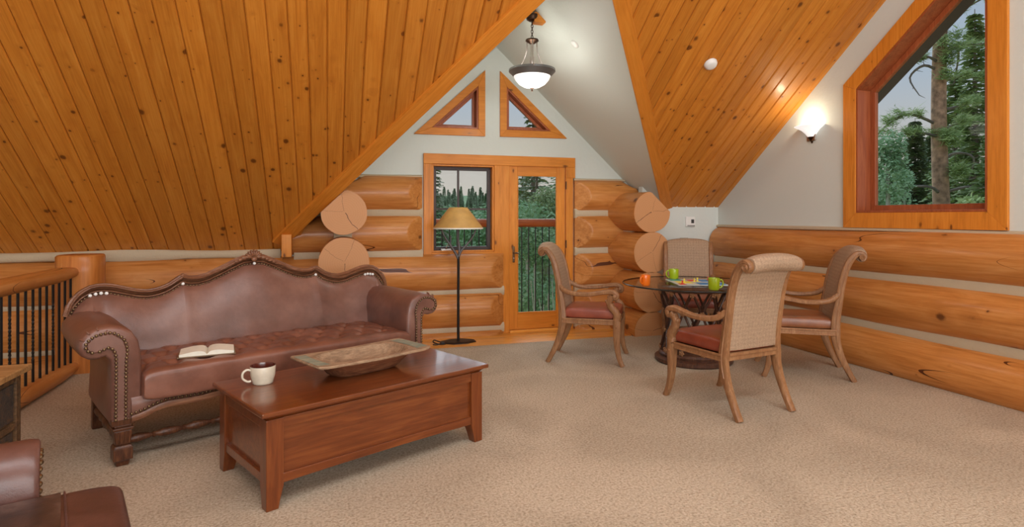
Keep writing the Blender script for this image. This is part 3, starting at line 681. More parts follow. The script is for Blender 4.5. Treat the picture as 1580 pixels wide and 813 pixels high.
# pendant
pz = empty('pendant_lamp', (1.985, 5.70, 0)); tag(pz, 'bronze pendant lamp with lit bowl hanging from the dormer ridge', 'lamp')
MB().box(.01, .13, -.05, .05, 3.40, 3.50).build('mounting_block', M['trim'], pz, smooth=0, bevel=.004)
MB().lathe([(0, 3.415), (.03, 3.415), (.055, 3.43), (.065, 3.455), (.065, 3.48)]).build('canopy', M['bronze'], pz)
g = MB()
for i in range(6):
    zc = 3.395-.028*i; t = [(0.011*math.cos(a)*(1 if i % 2 else 0), .011*math.cos(a)*(0 if i % 2 else 1), zc+.019*math.sin(a)) for a in [2*math.pi*k/10 for k in range(10)]]
    g.tube(t, .0035, 5, ref=(1,.3,.2), closed=True)
g.build('chain', M['bronze'], pz)
MB().lathe([(.0, 3.25), (.02, 3.245), (.065, 3.23), (.068, 3.215), (.03, 3.19), (.0, 3.17)]).build('crown', M['bronze'], pz)
MB().lathe([(.017, 3.2), (.017, 3.06), (.023, 3.05), (.023, 3.0), (.014, 2.98), (.014, 2.90)], n=12).build('stem', M['nickel'], pz)
for k in range(3):
    a = 2*math.pi*k/3 + .25
    pts = smooth_path([(.058*math.cos(a), .058*math.sin(a), 3.215), (.065*math.cos(a), .065*math.sin(a), 3.12), (.105*math.cos(a), .105*math.sin(a), 3.02), (.18*math.cos(a), .18*math.sin(a), 2.945), (.245*math.cos(a), .245*math.sin(a), 2.915), (.258*math.cos(a), .258*math.sin(a), 2.93)], 4)
    MB().tube(pts, .0065, 7).build('arm', M['nickel'], pz)
MB().lathe([(.215, 2.93), (.236, 2.925), (.238, 2.905), (.19, 2.855), (.178, 2.855), (.225, 2.91), (.215, 2.93)], n=40).build('rim', plain('pewter_band', S(122,122,122), .4, .7), pz)
MB().lathe([(.19, 2.86), (.172, 2.82), (.135, 2.778), (.085, 2.75), (.03, 2.738), (0, 2.737)], n=40).build('glass_bowl', M['lamp_glass'], pz)
MB().lathe([(0, 2.70), (.008, 2.705), (.011, 2.715), (.007, 2.724), (.02, 2.732), (.024, 2.742), (.0, 2.748)], n=12).build('finial', M['bronze'], pz)
point('pendant_bulb', (0, 0, 2.91), 3.6, (1, .96, .88), .06, pz)
point('pendant_bulb_lower', (0, 0, 2.60), 7, (1, .96, .88), .1, pz)
# sconce
so_ = empty('wall_sconce', (XR, 5.13, 2.27)); tag(so_, 'lit white glass wall sconce on the right wall', 'sconce')
MB().lathe([(.02, .0), (.045, .02), (.07, .055), (.105, .09), (.15, .115), (.178, .13), (.172, .132), (.14, .118), (.09, .085), (.05, .04)], n=28, a0=math.pi/2, a1=3*math.pi/2).build('glass_bowl', M['lamp_glass'], so_)
MB().lathe([(0, -.055), (.010, -.05), (.012, -.035), (.028, -.015), (.045, .012), (.04, .02), (0, .02)], n=16, a0=math.pi/2, a1=3*math.pi/2).build('finial', M['bronze'], so_)
MB().box(-.02, 0, -.06, .06, -.03, .1).build('back_plate', M['nickel'], so_, smooth=0, bevel=.01)
point('sconce_bulb', (-.15, 0, .20), 2.3, (1, .86, .62), .035, so_)

# ------------------------------------------------------------------ sofa
TH = math.radians(26)
sofa = empty('camelback_sofa', (-.217, 4.319, 0), TH)
tag(sofa, 'brown leather camelback sofa with rolled arms and nailhead trim', 'sofa')
T_TAB = [(0, 1.105), (.07, 1.10), (.14, 1.07), (.25, 1.018), (.33, .982), (.41, .965), (.47, .972), (.50, .985), (.53, .965), (.59, .925), (.66, .903), (.715, .897), (.78, .905), (.86, .930), (.93, .952), (.985, .960), (1.03, .955), (1.06, .945), (1.10, .915), (1.13, .88), (1.15, .845)]
def T(x): return lerp_tab(T_TAB, abs(x))
xs = sorted(set([-1.15+2.3*i/64 for i in range(65)] + [-.5, .5, 0, -1.13, 1.13, -1.1, 1.1]))
back = []
for x in xs:
    t = T(x) - .03; col = []
    e = max(0, (abs(x)-.98)/.17); yo = .05*e
    prof = [(0, .60), (.08, .605), (.25, .61), (.45, .632), (.65, .665), (.8, .70), (.9, .727), (.96, .75), (1.0, .785), (1.0, .85), (.95, .875), (.7, .87), (.3, .85), (0, .84)]
    for u, yy in prof:
        zb = .30 if abs(x) < 1.04 else .64; zz = zb + (t-zb)*u
        bul = .018*math.sin(min(1, u)*math.pi)*(1-e) if yy < .78 else 0
        wr = .004*noise.noise((x*7, zz*5, 1)) if yy < .78 else 0
        seam = -.006*math.exp(-((abs(x)-.66)/.008)**2) if yy < .78 else 0
        col.append((x, yy + yo - bul + wr - seam, zz))
    back.append(col)
g = MB(); g.rings(back); g.build('back', M['leather'], sofa, smooth=60)
# carved crest rail following the camel line
crest = [Vector((x, .815, T(x)-.008)) for x in xs]
crest = [Vector((-1.165, .82, .78))] + crest + [Vector((1.165, .82, .78))]
g = MB(); g.sweep(crest, .022, .052, (0,0,1), .45); cr = g.build('crest_rail', M['sofa_wood'], sofa, smooth=50)
g = MB(); g.tube([p + Vector((0, -.05, .014)) for p in crest], .010, 6); g.tube([p + Vector((0, -.045, -.02)) for p in crest], .007, 6); g.build('bead_moulding', M['sofa_wood'], cr, smooth=60)
g = MB(); rnd = random.Random(5)
for k in range(9):                       # carved shell at the centre
    a = math.pi*(k+.5)/9; g.ball((.045*math.cos(a), .765, 1.105+.040*math.sin(a)), .022, .55, .8, 1.25, rot=Matrix.Rotation(-(math.pi/2-a)*-1, 3, 'Y') if False else Matrix.Rotation(math.pi/2-a, 3, 'Y'))
g.ball((0, .755, 1.095), .024, 1, .7, .9)
for sgn in (-1, 1):
    for k in range(7):
        x = .075+.026*k; g.ball((sgn*x, .765, T(x)+.008-.001*k), .019-.0014*k, 1.3, .7, .8, rot=Matrix.Rotation(sgn*(.55 if k % 2 else -.1), 3, 'Y'))
    for q in (.5,): g.ball((sgn*q, .785, T(q)+.008), .021, .8, 1.2, 1.25, rot=Matrix.Rotation(-sgn*.5, 3, 'Y'))
g.build('crest_carving', M['sofa_wood'], cr, smooth=60)['kind'] = 'stuff'
def nails(path, step, r, nrm, white=()):
    pts = [Vector(p) for p in path]; L = [0]
    for a, b in zip(pts, pts[1:]): L.append(L[-1]+(b-a).length)
    out = []; d = 0
    while d <= L[-1]:
        for i in range(len(pts)-1):
            if L[i+1] >= d: break
        f = (d-L[i])/max(1e-6, L[i+1]-L[i]); out.append(pts[i].lerp(pts[i+1], f)); d += step
    return out
g = MB()
def dome(g, c, nrm, r):
    z = Vector(nrm).normalized(); a = z.orthogonal().normalized(); b_ = z.cross(a); n = 7
    rr = [[Vector(c)+(a*math.cos(2*math.pi*j/n)+b_*math.sin(2*math.pi*j/n))*q+z*h for j in range(n)] for q, h in ((r, -r*.2), (r*.8, r*.45), (r*.35, r*.75))]
    g.rings(rr)
for p in nails([q + Vector((0, -.058, -.036)) for q in crest], .0215, .0075, 0): dome(g, (p.x, p.y+.005, p.z), (0, -1, .25), .0085)
g.build('back_nailheads', M['brass'], cr)['kind'] = 'stuff'
g = MB()
for x in (-1.05, -1.02, -.99, -.96, -.50, 0, .50, .96, .985, 1.01, 1.035): dome(g, (x, .752, T(x)-.042), (0, -1, .25), .012)
g.build('pearl_nailheads', M['white'], cr)['kind'] = 'stuff'
# arms
SEC = [(-.098, .26), (-.106, .38), (-.106, .52), (-.102, .64), (-.088, .71), (-.055, .765), (-.005, .795), (.055, .806), (.11, .800), (.16, .775), (.192, .735), (.198, .695), (.182, .655), (.148, .632), (.105, .628), (.072, .640), (.052, .615), (.046, .55), (.044, .42), (.050, .26)]
for sgn in (-1, 1):
    sec = [(sgn*(1.01+w), z) for w, z in SEC]
    cx = sum(p[0] for p in sec)/len(sec); cz = .6
    rr = []
    for yv, ins, dz in ((.0, .018, 0), (.008, .006, 0), (.022, 0, 0), (.15, -.002, 0), (.35, -.004, .0), (.55, -.004, .005), (.72, 0, .01), (.80, .01, .01)):
        n = len(sec); ring = []
        for i in range(n):
            p0, p1, p2 = Vector(sec[i-1]), Vector(sec[i]), Vector(sec[(i+1) % n]); tn = (p2-p0).normalized(); nn = Vector((tn.y, -tn.x))*sgn*-1
            q = p1 + nn*ins*-1 if True else p1
            # inward direction: towards the section's local centre
            ring.append((p1.x + (-nn.x)*ins, yv, p1.y + (-nn.y)*ins + dz*(1 if p1.y > .6 else 0)))
        rr.append(ring)
    g = MB(); g.rings(rr); arm = g.build('arm', M['leather'], sofa, smooth=50, weld=True)
    # front facing panel between the nail rows
    fp = [(-.022, .265), (-.024, .58), (-.030, .66), (-.012, .725), (.045, .768), (.12, .760), (.160, .725), (.158, .69), (.13, .668), (.095, .672), (.055, .69), (.028, .66), (.026, .55), (.028, .265)]
    pts = [(sgn*(1.01+w), z) for w, z in fp]
    MB().rings([[(x, -.010, z) for x, z in pts], [(x, .004, z) for x, z in pts]]).build('arm_front', M['leather'], arm, smooth=40, bevel=.006, weld=True)
    g = MB()
    p1 = smooth_path([(-.022, 0, .275), (-.024, 0, .58), (-.030, 0, .66), (-.012, 0, .728), (.045, 0, .771), (.12, 0, .763), (.163, 0, .725), (.158, 0, .688), (.128, 0, .668)], 6)
    p2 = smooth_path([(.026, 0, .275), (.024, 0, .55), (.027, 0, .65), (.055, 0, .688), (.095, 0, .676), (.12, 0, .667)], 6)
    for P in (p1, p2):
        for p in nails([Vector((sgn*(1.01+q.x), -.013, q.z)) for q in P], .0215, .009, 0): dome(g, p, (0, -1, 0), .0095)
    g.build('arm_nailheads', M['brass'], arm)['kind'] = 'stuff'
    # pleats around the roll
    g = MB()
    for k in range(6):
        a = math.radians(20 + 32*k); c = Vector((sgn*(1.01+.10), 0, .715))
        d = Vector((sgn*math.cos(a), 0, math.sin(a))); g.tube([c+d*.075+Vector((0, -.002, 0)), c+d*.088+Vector((0, .012, 0)), c+d*.093+Vector((0, .04, 0))], [.004, .005, .002], 5)
    g.build('pleats', M['leather'], arm)['kind'] = 'stuff'
# seat
def tuft(x, y):
    d = 0
    for r in range(5):
        yy = .075+.135*r
        for q in range(-6, 7):
            xx = q*.18+(.09 if r % 2 else 0)
            s2 = ((x-xx)**2+(y-yy)**2)
            if s2 < .012: d -= .036*math.exp(-s2/.0012)
    u = (x/.18+(y-.075)/.27); v = (x/.18-(y-.075)/.27)
    fu = abs(u-round(u)); fv = abs(v-round(v))
    if y > .075: d -= .016*math.exp(-(fu/.05)**2) + .016*math.exp(-(fv/.05)**2)
    return d + .004*noise.noise((x*9, y*9, 2))
g = MB(); g.pillow(-.908, .908, -.058, .66, .345, .545, n=9, nx=150, ny=56, top=tuft, flat=.55); st = g.build('seat_cushion', M['leather_seat'], sofa, smooth=70, weld=True)
g = MB(); g.tube([(-.893, .0, .505), (-.887, -.044, .505), (-.5, -.050, .509), (0, -.050, .511), (.5, -.050, .509), (.887, -.044, .505), (.893, .0, .505)], .006, 6); g.build('piping', M['leather'], st, smooth=60)
# front apron with serpentine wooden edge
def apron(x): return lerp_tab([(0, .322), (.25, .326), (.48, .315), (.60, .302), (.70, .306), (.78, .308), (.85, .292), (.91, .268), (.97, .258)], abs(x))
ax_ = [-.96+1.92*i/60 for i in range(61)]
g = MB(); g.rings([[(x, .0, apron(x)+.02), (x, -.012, apron(x)+.045), (x, -.016, .36), (x, .0, .385), (x, .06, .385), (x, .06, apron(x)+.02)] for x in ax_]); ap = g.build('front_apron', M['leather'], sofa, smooth=50)
g = MB(); g.rings([[(x, -.016, apron(x)-.012), (x, -.022, apron(x)+.006), (x, -.016, apron(x)+.024), (x, .05, apron(x)+.024), (x, .05, apron(x)-.012)] for x in ax_]); g.build('wood_edge', M['sofa_wood'], ap, smooth=50)
g = MB()
for p in nails([(x, -.016, apron(x)+.036) for x in ax_], .0225, .008, 0): dome(g, p, (0, -1, 0), .009)
g.build('apron_nailheads', M['brass'], ap)['kind'] = 'stuff'
MB().box(-1.0, 1.0, .05, .82, .335, .40).build('seat_frame', M['leather'], sofa, smooth=0, bevel=.01)
for sgn in (-1, 1):
    g = MB(); x = sgn*1.01 - sgn*.012
    g.frustum((x, .045, .235), .056, .05, (x, .045, .275), .06, .055)
    g.frustum((x, .045, .120), .036, .036, (x, .045, .205), .046, .046); g.frustum((x, .045, .205), .05, .05, (x, .045, .222), .052, .052); g.frustum((x, .045, .222), .042, .042, (x, .045, .236), .045, .045)
    for k in range(4): g.box(x-.036+.02*k, x-.026+.02*k, -.002, .012, .13, .2)
    g.frustum((x, .045, .035), .048, .048, (x, .045, .105), .048, .048); g.frustum((x, .045, .105), .048, .048, (x, .045, .120), .038, .038)
    g.frustum((x, .045, 0), .030, .030, (x, .045, .035), .036, .036)
    g.build('leg', M['sofa_leg'], sofa, smooth=0, bevel=.004)
    g = MB(); g.frustum((x, .86, 0), .03, .03, (x, .79, .30), .035, .04); g.build('leg', M['sofa_leg'], sofa, smooth=0, bevel=.004)
    prof = [(.030, .09), (.030, .14), (.018, .15), (.026, .19), (.030, .24), (.022, .29), (.028, .33), (.022, .37), (.032, .42), (.032, .48), (.022, .53), (.030, .60), (.020, .66), (.028, .70), (.028, .80)]
    MB().lathe(prof, (x, 0, .135), 12, axis='y').build('side_stretcher', M['sofa_leg'], sofa, smooth=50)
prof = []
for k in range(12):
    x0 = -.98+1.96*k/12; prof += [(.014, x0), (.024, x0+.03), (.027, x0+.07), (.018, x0+.12), (.012, x0+.14), (.02, x0+.15)]
prof += [(.014, .98)]
MB().lathe(prof, (0, .075, .125), 12, axis='x').build('front_stretcher', M['sofa_leg'], sofa, smooth=50)

# open book on the seat
bk = empty('open_book', (-.745, 4.245, .547), TH-.30); tag(bk, 'open book lying face up on the sofa seat', 'book')
g = MB(); g.box(-.165, .165, -.108, .108, -.002, .004); g.build('cover', plain('book_cover', S(120,96,70), .6), bk, smooth=0)
for sgn in (-1, 1):
    pts = []
    for i in range(13):
        t = i/12; pts.append([(sgn*(t*.155), -.10+.2*j/6, .010+.024*math.sin(math.pi*min(1,t**.55*.86))*(1-.2*t)) for j in range(7)])
    if sgn < 0: pts = pts[::-1]
    low = [[(x, y, .004) for x, y, z in r] for r in pts]
    g = MB(); g.grid(pts); g.grid(low[::-1]);
    for E_ in (0, -1):
        g.grid([[r[E_] for r in pts], [r[E_] for r in low]])
        g.grid([[p for p in pts[E_]], [p for p in low[E_]]])
    pg = g.build('page_block', M['paper'], bk, smooth=60, weld=True)

# ------------------------------------------------------------------ coffee table trunk
ct = empty('trunk_coffee_table', (.177, 3.676, 0), TH); tag(ct, 'reddish cherry wood trunk coffee table in front of the sofa', 'table')
MB().box(-.71, .71, -.375, .375, .462, .487).build('top', M['cherry'], ct, smooth=0, bevel=.006)
g = MB(); g.frustum((0, 0, .440), .668, .333, (0, 0, .463), .695, .360); g.build('top_moulding', M['cherry'], ct, smooth=0, bevel=.004)
LX, LY, LW = .68, .345, .043
for sx in (-1, 1):
    for sy in (-1, 1):
        x, y = sx*(LX-LW), sy*(LY-LW)
        g = MB(); c = lambda z, wx, wy, ox, oy: [(x-wx+ox, y-wy+oy, z), (x+wx+ox, y-wy+oy, z), (x+wx+ox, y+wy+oy, z), (x-wx+ox, y+wy+oy, z)]
        g.rings([c(0, .030, .030, sx*(LW-.030), sy*(LW-.030)), c(.05, .035, .035, sx*(LW-.035), sy*(LW-.035)), c(.11, LW, LW, 0, 0), c(.30, LW, LW, 0, 0), c(.441, LW, LW, 0, 0)])
        g.build('leg', M['cherry_z'], ct, smooth=0, bevel=.004)
for sy in (-1, 1):
    y0 = sy*(LY-.006)
    f = MB(); xi = LX-2*LW
    MB().box(-xi, xi, min(y0, y0-sy*.03), max(y0, y0-sy*.03), .388, .441).build('upper_rail', M['cherry'], ct, smooth=0, bevel=.003)
    nseg = 16; arch = [(-xi+2*xi*i/nseg) for i in range(nseg+1)]
    g = MB(); g.rings([[(x, y0-sy*.03, .118+.006*(1-(x/xi)**2)), (x, y0, .118+.006*(1-(x/xi)**2)), (x, y0, .165), (x, y0-sy*.03, .165)] for x in arch]); g.build('lower_rail', M['cherry'], ct, smooth=0, bevel=.003, weld=True)
    MB().box(-xi, xi, min(y0-sy*.016, y0-sy*.032), max(y0-sy*.016, y0-sy*.032), .15, .40).build('panel', M['cherry'], ct, smooth=0)
for sx in (-1, 1):
    x0 = sx*(LX-.006); yi = LY-2*LW
    MB().box(min(x0, x0-sx*.03), max(x0, x0-sx*.03), -yi, yi, .388, .441).build('upper_rail', M['cherry'], ct, smooth=0, bevel=.003)
    MB().box(min(x0, x0-sx*.03), max(x0, x0-sx*.03), -yi, yi, .118, .165).build('lower_rail', M['cherry'], ct, smooth=0, bevel=.003)
    MB().box(min(x0-sx*.016, x0-sx*.032), max(x0-sx*.016, x0-sx*.032), -yi, yi, .15, .40).build('panel', M['cherry'], ct, smooth=0)
MB().box(-.64, .64, -.30, .30, .13, .145).build('bottom_board', M['cherry'], ct, smooth=0)

# dough trough
bw = empty('dough_bowl', (.205, 3.725, .4875), TH+.03); bw.scale = (.93, .96, 1.05); tag(bw, 'long weathered wooden dough bowl on the coffee table', 'bowl')
def rect_ring(hx, hy, n, pw, z, y0=0):
    r = []
    for j in range(n):
        t = 2*math.pi*j/n; c, s = math.cos(t), math.sin(t)
        r.append((math.copysign(abs(c)**pw, c)*hx, math.copysign(abs(s)**pw, s)*hy+y0, z))
    return r
def zr_(r, k=.008): return [(x, y, z+k*(abs(x)/.4)**2) for x, y, z in r]
n = 48
outer = [rect_ring(.20, .085, n, .6, 0), rect_ring(.235, .11, n, .6, .012), rect_ring(.275, .150, n, .55, .055), rect_ring(.315, .178, n, .5, .09)]
g = MB(); g.rings(outer, cap=False); g.add(outer[0], [tuple(reversed(range(n)))]); body = g.build('body', M['bowl_dark'], bw, smooth=60)
rim = [zr_(rect_ring(.31, .176, n, .5, .086)), zr_(rect_ring(.405, .196, n, .12, .088)), zr_(rect_ring(.412, .200, n, .12, .096)), zr_(rect_ring(.41, .198, n, .12, .103)), zr_(rect_ring(.30, .168, n, .62, .102))]
g = MB(); g.rings(rim, cap=False); g.build('rim', M['bowl_wood'], bw, smooth=45)
inn = [zr_(rect_ring(.30, .168, n, .62, .102)), rect_ring(.288, .156, n, .65, .088), rect_ring(.255, .13, n, .7, .05), rect_ring(.19, .09, n, .75, .025), rect_ring(.10, .05, n, .9, .02)]
g = MB(); g.rings(inn, cap=False); g.add(inn[-1], [tuple(range(n))]); g.build('hollow', M['bowl_wood'], bw, smooth=60)
for sx in (-1, 1):
    P = []
    for i in range(7):
        row = []
        for j in range(9):
            v = -1+2*j/8; xa = .315+.012*(1-v*v); xb = .400; x = xa+(xb-xa)*i/6
            row.append((sx*x, v*(.16), .1042+.008*(x/.4)**2))
        P.append(row)
    if sx < 0: P = P[::-1]
    g = MB(); g.grid(P); g.build('painted_end', M['bowl_blue'], bw, smooth=60)

def mug(name, loc, rz, r, h, mat, inner, label, group=None, flare=1.0, hs=1.0):
    o = empty(name, loc, rz); tag(o, label, 'mug', group)
    b = MB().lathe([(0, .002), (r*.72, 0), (r*.8, .004), (r*.92/flare, h*.15), (r*.97, h*.5), (r, h), (r*.98, h+.003), (r*.94, h), (r*.9, h*.5), (r*.86/flare, h*.16), (r*.6, h*.1), (0, h*.09)], n=28)
    body = b.build('body', mat, o, smooth=50)
    P = smooth_path([(r*.95, 0, h*.82), (r*1.25, 0, h*.88), (r*1.55*hs, 0, h*.72), (r*1.55*hs, 0, h*.42), (r*1.2, 0, h*.22), (r*.93, 0, h*.22)], 4)
    MB().sweep(P, .008, .006, (0, 1, 0), .5).build('handle', mat, o, smooth=60)
    if inner: MB().lathe([(r*.985, h+.002), (r*1.0, h+.004), (r*.95, h+.004), (r*.925, h-.004), (r*.89, h*.55), (0, h*.52)], n=28).build('glaze_inside', inner, o, smooth=60)
    return o
mug('coffee_mug', (-.350, 3.603, .487), math.pi+TH-.15, .068, .098, M['mug_white'], M['mug_brown'], 'cream stoneware mug with brown glaze inside on the coffee table', flare=1.12, hs=1.0)

# ------------------------------------------------------------------ dining chairs
def build_chair(seat_mat):
    t = empty('dining_armchair')
    W = M['chair_wood']
    rear = [(-.405, 0), (-.352, .10), (-.300, .22), (-.268, .33), (-.258, .42), (-.266, .55), (-.288, .70), (-.312, .85), (-.345, .98), (-.385, 1.06), (-.43, 1.105), (-.468, 1.105), (-.485, 1.080), (-.472, 1.055), (-.452, 1.060)]
    wid = [.022, .024, .027, .032, .038, .034, .030, .028, .027, .026, .024, .022, .020, .016, .010]
    for sy in (-1, 1):
        y = lambda z: sy*(.262 - .012*(z > .5))
        P = smooth_path([(x, sy*(.265 if z < .45 else .255), z) for x, z in rear], 4)
        g = MB(); g.sweep(P, resample(wid, len(P)), [.024]*len(P), (1, 0, 0), .35)
        leg = g.build('rear_leg_and_stile', W, t, smooth=45)
        g = MB(); g.lathe([(0, -.026), (.020, -.024), (.026, -.012), (.026, .012), (.020, .024), (0, .026)], (-.462, sy*.258, 1.078), 14, axis='y')
        for k in range(3): g.lathe([(.004+.007*k, sy*.027), (.007+.007*k, sy*.030), (.010+.007*k, sy*.027)], (-.462, sy*.258, 1.078), 14, axis='y')
        g.build('scroll', W, leg, smooth=45)
        # groove bead along the stile
        Pb = [p + Vector((0, sy*.024, 0)) for p in P[10:46]]
        g = MB(); g.tube(Pb, .006, 5); g.build('bead', W, leg, smooth=60)
        F = smooth_path([(.268, sy*.272, .43), (.270, sy*.274, .36), (.268, sy*.276, .26), (.276, sy*.28, .15), (.298, sy*.285, .06), (.325, sy*.29, 0)], 4)
        g = MB(); g.sweep(F, resample([.036, .036, .031, .026, .022, .020], len(F)), resample([.034, .034, .029, .024, .021, .020], len(F)), (1, 0, 0), .35)
        fl = g.build('front_leg', W, t, smooth=45)
        g = MB()
        for (c, nr) in (((.268, sy*.303, .372), 'y'), ((.300, sy*.273, .372), 'x')):
            for k in range(6):
                a = 2*math.pi*k/6; off = (math.cos(a)*.014, math.sin(a)*.014)
                q = (c[0]+off[0], c[1], c[2]+off[1]) if nr == 'y' else (c[0], c[1]+off[0], c[2]+off[1]); g.ball(q, .010, 1 if nr == 'y' else .6, .6 if nr == 'y' else 1, 1, 6, 4)
            g.ball(c, .011, n=6, m=4)
        g.build('rosette', W, fl, smooth=60)['kind'] = 'stuff'
        # moulded side rail
        g = MB(); g.obox((0, sy*.268, .418), (.265, 0, 0), (0, .022, 0), (0, 0, .028)); g.obox((0, sy*.272, .437), (.262, 0, 0), (0, .024, 0), (0, 0, .009)); g.obox((0, sy*.272, .398), (.262, 0, 0), (0, .023, 0), (0, 0, .006))
        g.build('side_rail', W, t, smooth=0, bevel=.004)
        A = smooth_path([(-.305, sy*.258, .775), (-.270, sy*.268, .735), (-.215, sy*.282, .700), (-.13, sy*.295, .682), (.0, sy*.305, .682), (.11, sy*.308, .700), (.19, sy*.308, .712), (.245, sy*.308, .705), (.272, sy*.308, .678), (.262, sy*.308, .650), (.238, sy*.308, .652)], 4)
        g = MB(); g.sweep(A, resample([.016, .020, .022, .020, .019, .020, .022, .024, .024, .020, .012], len(A)), resample([.016, .020, .024, .024, .024, .026, .028, .028, .027, .024, .02], len(A)), (0, 0, 1), .4)
        arm = g.build('arm', W, t, smooth=50)
        g = MB()
        for k in range(4): g.ball((-.262+.026*k, sy*(.272+.006*k), .748-.018*k), .024, 1.1, .8, .42, rot=Matrix.Rotation(.7-.1*k, 3, 'Y'))
        for dy in (-1, 1): g.ball((.252, sy*.308+dy*.03, .672), .022, 1, .35, 1)
        g.build('leaf_carving', W, arm, smooth=60)['kind'] = 'stuff'
        Sp = smooth_path([(.235, sy*.306, .675), (.205, sy*.300, .635), (.200, sy*.294, .595), (.228, sy*.288, .550), (.262, sy*.282, .510), (.272, sy*.276, .465), (.262, sy*.274, .43)], 4)
        g = MB(); g.sweep(Sp, resample([.028, .026, .027, .031, .033, .033, .034], len(Sp)), resample([.028, .026, .026, .028, .030, .030, .032], len(Sp)), (1, 0, 0), .4)
        sp2 = g.build('arm_support', W, t, smooth=50)
        g = MB(); rnd = random.Random(3)
        for k in range(9):
            p = Sp[int(2+k*2.4)]; s2 = 1 if k % 2 else -1
            g.ball((p.x+.022*s2, p.y, p.z), .022, .75, 1.15, 1.1, 7, 5, rot=Matrix.Rotation(.5*s2, 3, 'Y'))
        for dy in (-1, 1): g.ball((.285, sy*.278+dy*.02, .485), .022, .9, .5, 1, 8, 5)
        g.build('acanthus_carving', W, sp2, smooth=60)['kind'] = 'stuff'
    g = MB(); g.box(.250, .295, -.25, .25, .392, .446); g.box(.255, .302, -.245, .245, .428, .446); g.build('front_rail', W, t, smooth=0, bevel=.004)
    g = MB(); g.box(-.285, -.245, -.245, .245, .395, .452); g.box(-.295, -.25, -.24, .24, .43, .45); g.build('back_rail', W, t, smooth=0, bevel=.004)
    g = MB(); g.pillow(-.245, .292, -.262, .262, .43, .545, n=6, nx=30, ny=28, flat=.6); cu = g.build('seat_cushion', seat_mat, t, smooth=70, weld=True)
    # woven back panel following the stiles, rolled over at the top
    path = [(-.262, .47), (-.275, .60), (-.297, .75), (-.324, .89), (-.355, .99), (-.395, 1.065), (-.437, 1.105), (-.470, 1.102), (-.482, 1.078), (-.470, 1.056), (-.445, 1.062), (-.430, 1.07)]
    Pm = [Vector((p.x, 0, p.z)) for p in smooth_path([(x, 0, z) for x, z in path], 4)]
    fr = MB().frames(Pm, (1, 0, 0)); rr = []; nn = len(Pm)
    for i, (p, a, b_) in enumerate(fr):
        u = i/(nn-1); th_ = .024+.020*math.exp(-((u-.62)/.16)**2) if u < .62 else .044*((1-u)/.38)**.8+.006
        ring = []
        m_ = 12
        for k in range(m_+1):
            v = -1+2*k/m_; crown = .040*(1-v*v)*max(0, (u-.2)/.8)*(1 if u < .7 else max(0, (1-u)/.3))
            ring.append(p + Vector((0, v*.236, crown)) + a*th_*(1-.25*abs(v)**6))
        for k in range(m_+1):
            v = 1-2*k/m_; crown = .040*(1-v*v)*max(0, (u-.2)/.8)*(1 if u < .7 else max(0, (1-u)/.3))
            ring.append(p + Vector((0, v*.236, crown)) - a*th_*(1-.25*abs(v)**6))
        rr.append(ring)
    g = MB(); g.rings(rr); g.build('backrest', M['raffia'], t, smooth=60)
    return t
def face(fx, fy): return math.atan2(fy, fx)
chair = build_chair(M['seat_red'])
CH = [((2.55, 5.475, 0), face(.847, -.532), 'dining armchair with russet leather seat beside the glazed door, facing right'),
      ((3.891, 5.782, 0), face(-.52, -.854), 'dining armchair behind the glass table in front of the knee wall'),
      ((2.92, 3.89, 0), face(-.16, .987), 'nearest dining armchair, seen from behind its woven back'),
      ((4.151, 4.453, 0), face(-.83, .558), 'dining armchair with tan leather seat beside the log wall, facing left')]
for i, (loc, rz_, lab) in enumerate(CH):
    o = chair if i == 0 else copy_tree(chair)
    o.location = loc; o.rotation_euler = (0, 0, rz_); tag(o, lab, 'chair', 'armchairs around the glass table')
    if i == 3:
        for ch in o.children:
            if ch.name.startswith('seat_cushion'):
                ch.data = ch.data.copy(); ch.data.materials[0] = M['seat_tan']

# ------------------------------------------------------------------ dining table
dt = empty('round_dining_table', (3.468, 5.087, 0)); tag(dt, 'round glass dining table on a dark carved lattice drum', 'table')
MB().lathe([(0, .757), (.680, .757), (.690, .760), (.692, .764), (.690, .768), (.680, .771), (0, .771)], n=72).build('glass_top', M['table_glass'], dt, smooth=30)
MB().lathe([(.686, .7565), (.694, .759), (.696, .764), (.694, .769), (.686, .7715)], n=72).build('glass_rim', M['glass_edge'], dt, smooth=60)
MB().lathe([(.27, .70), (.335, .70), (.345, .712), (.345, .742), (.335, .755), (.27, .755), (.27, .70)], n=48).build('upper_ring', M['table_dark'], dt, smooth=40)
MB().lathe([(0, 0), (.36, 0), (.375, .015), (.375, .045), (.355, .058), (.33, .062), (.335, .085), (.32, .105), (.29, .112), (0, .112)], n=48).build('plinth', M['table_dark'], dt, smooth=40)
def lat_r(z): u = (z-.11)/.59; return .26+.05*abs(2*u-1)**1.6 + .01*u
K = 10
for k in range(K):
    for sgn in (-1, 1):
        P = []
        for i in range(17):
            u = i/16; z = .11+.59*u; a = 2*math.pi*(k+sgn*1.5*u)/K; r = lat_r(z)+.006*sgn; P.append((r*math.cos(a), r*math.sin(a), z))
        MB().tube(P, .0125, 6).build('lattice_bar', M['table_dark'], dt, smooth=60)
g = MB()
for u in (.0, 1/3, 2/3, 1.0):
    z = .125+.56*u
    for k in range(K):
        a = 2*math.pi*(k+.0+(0 if round(u*3) % 2 == 0 else .5))/K; r = lat_r(z)+.014
        c = Vector((r*math.cos(a), r*math.sin(a), z))
        for j in range(5):
            b_ = 2*math.pi*j/5; tng = Vector((-math.sin(a), math.cos(a), 0)); g.ball(c+tng*.017*math.cos(b_)+Vector((0,0,.017*math.sin(b_))), .013, n=5, m=4)
        g.ball(c+Vector((math.cos(a), math.sin(a), 0))*.008, .011, n=6, m=4)
g.build('carved_rosettes', M['chair_wood'], dt, smooth=60)['kind'] = 'stuff'

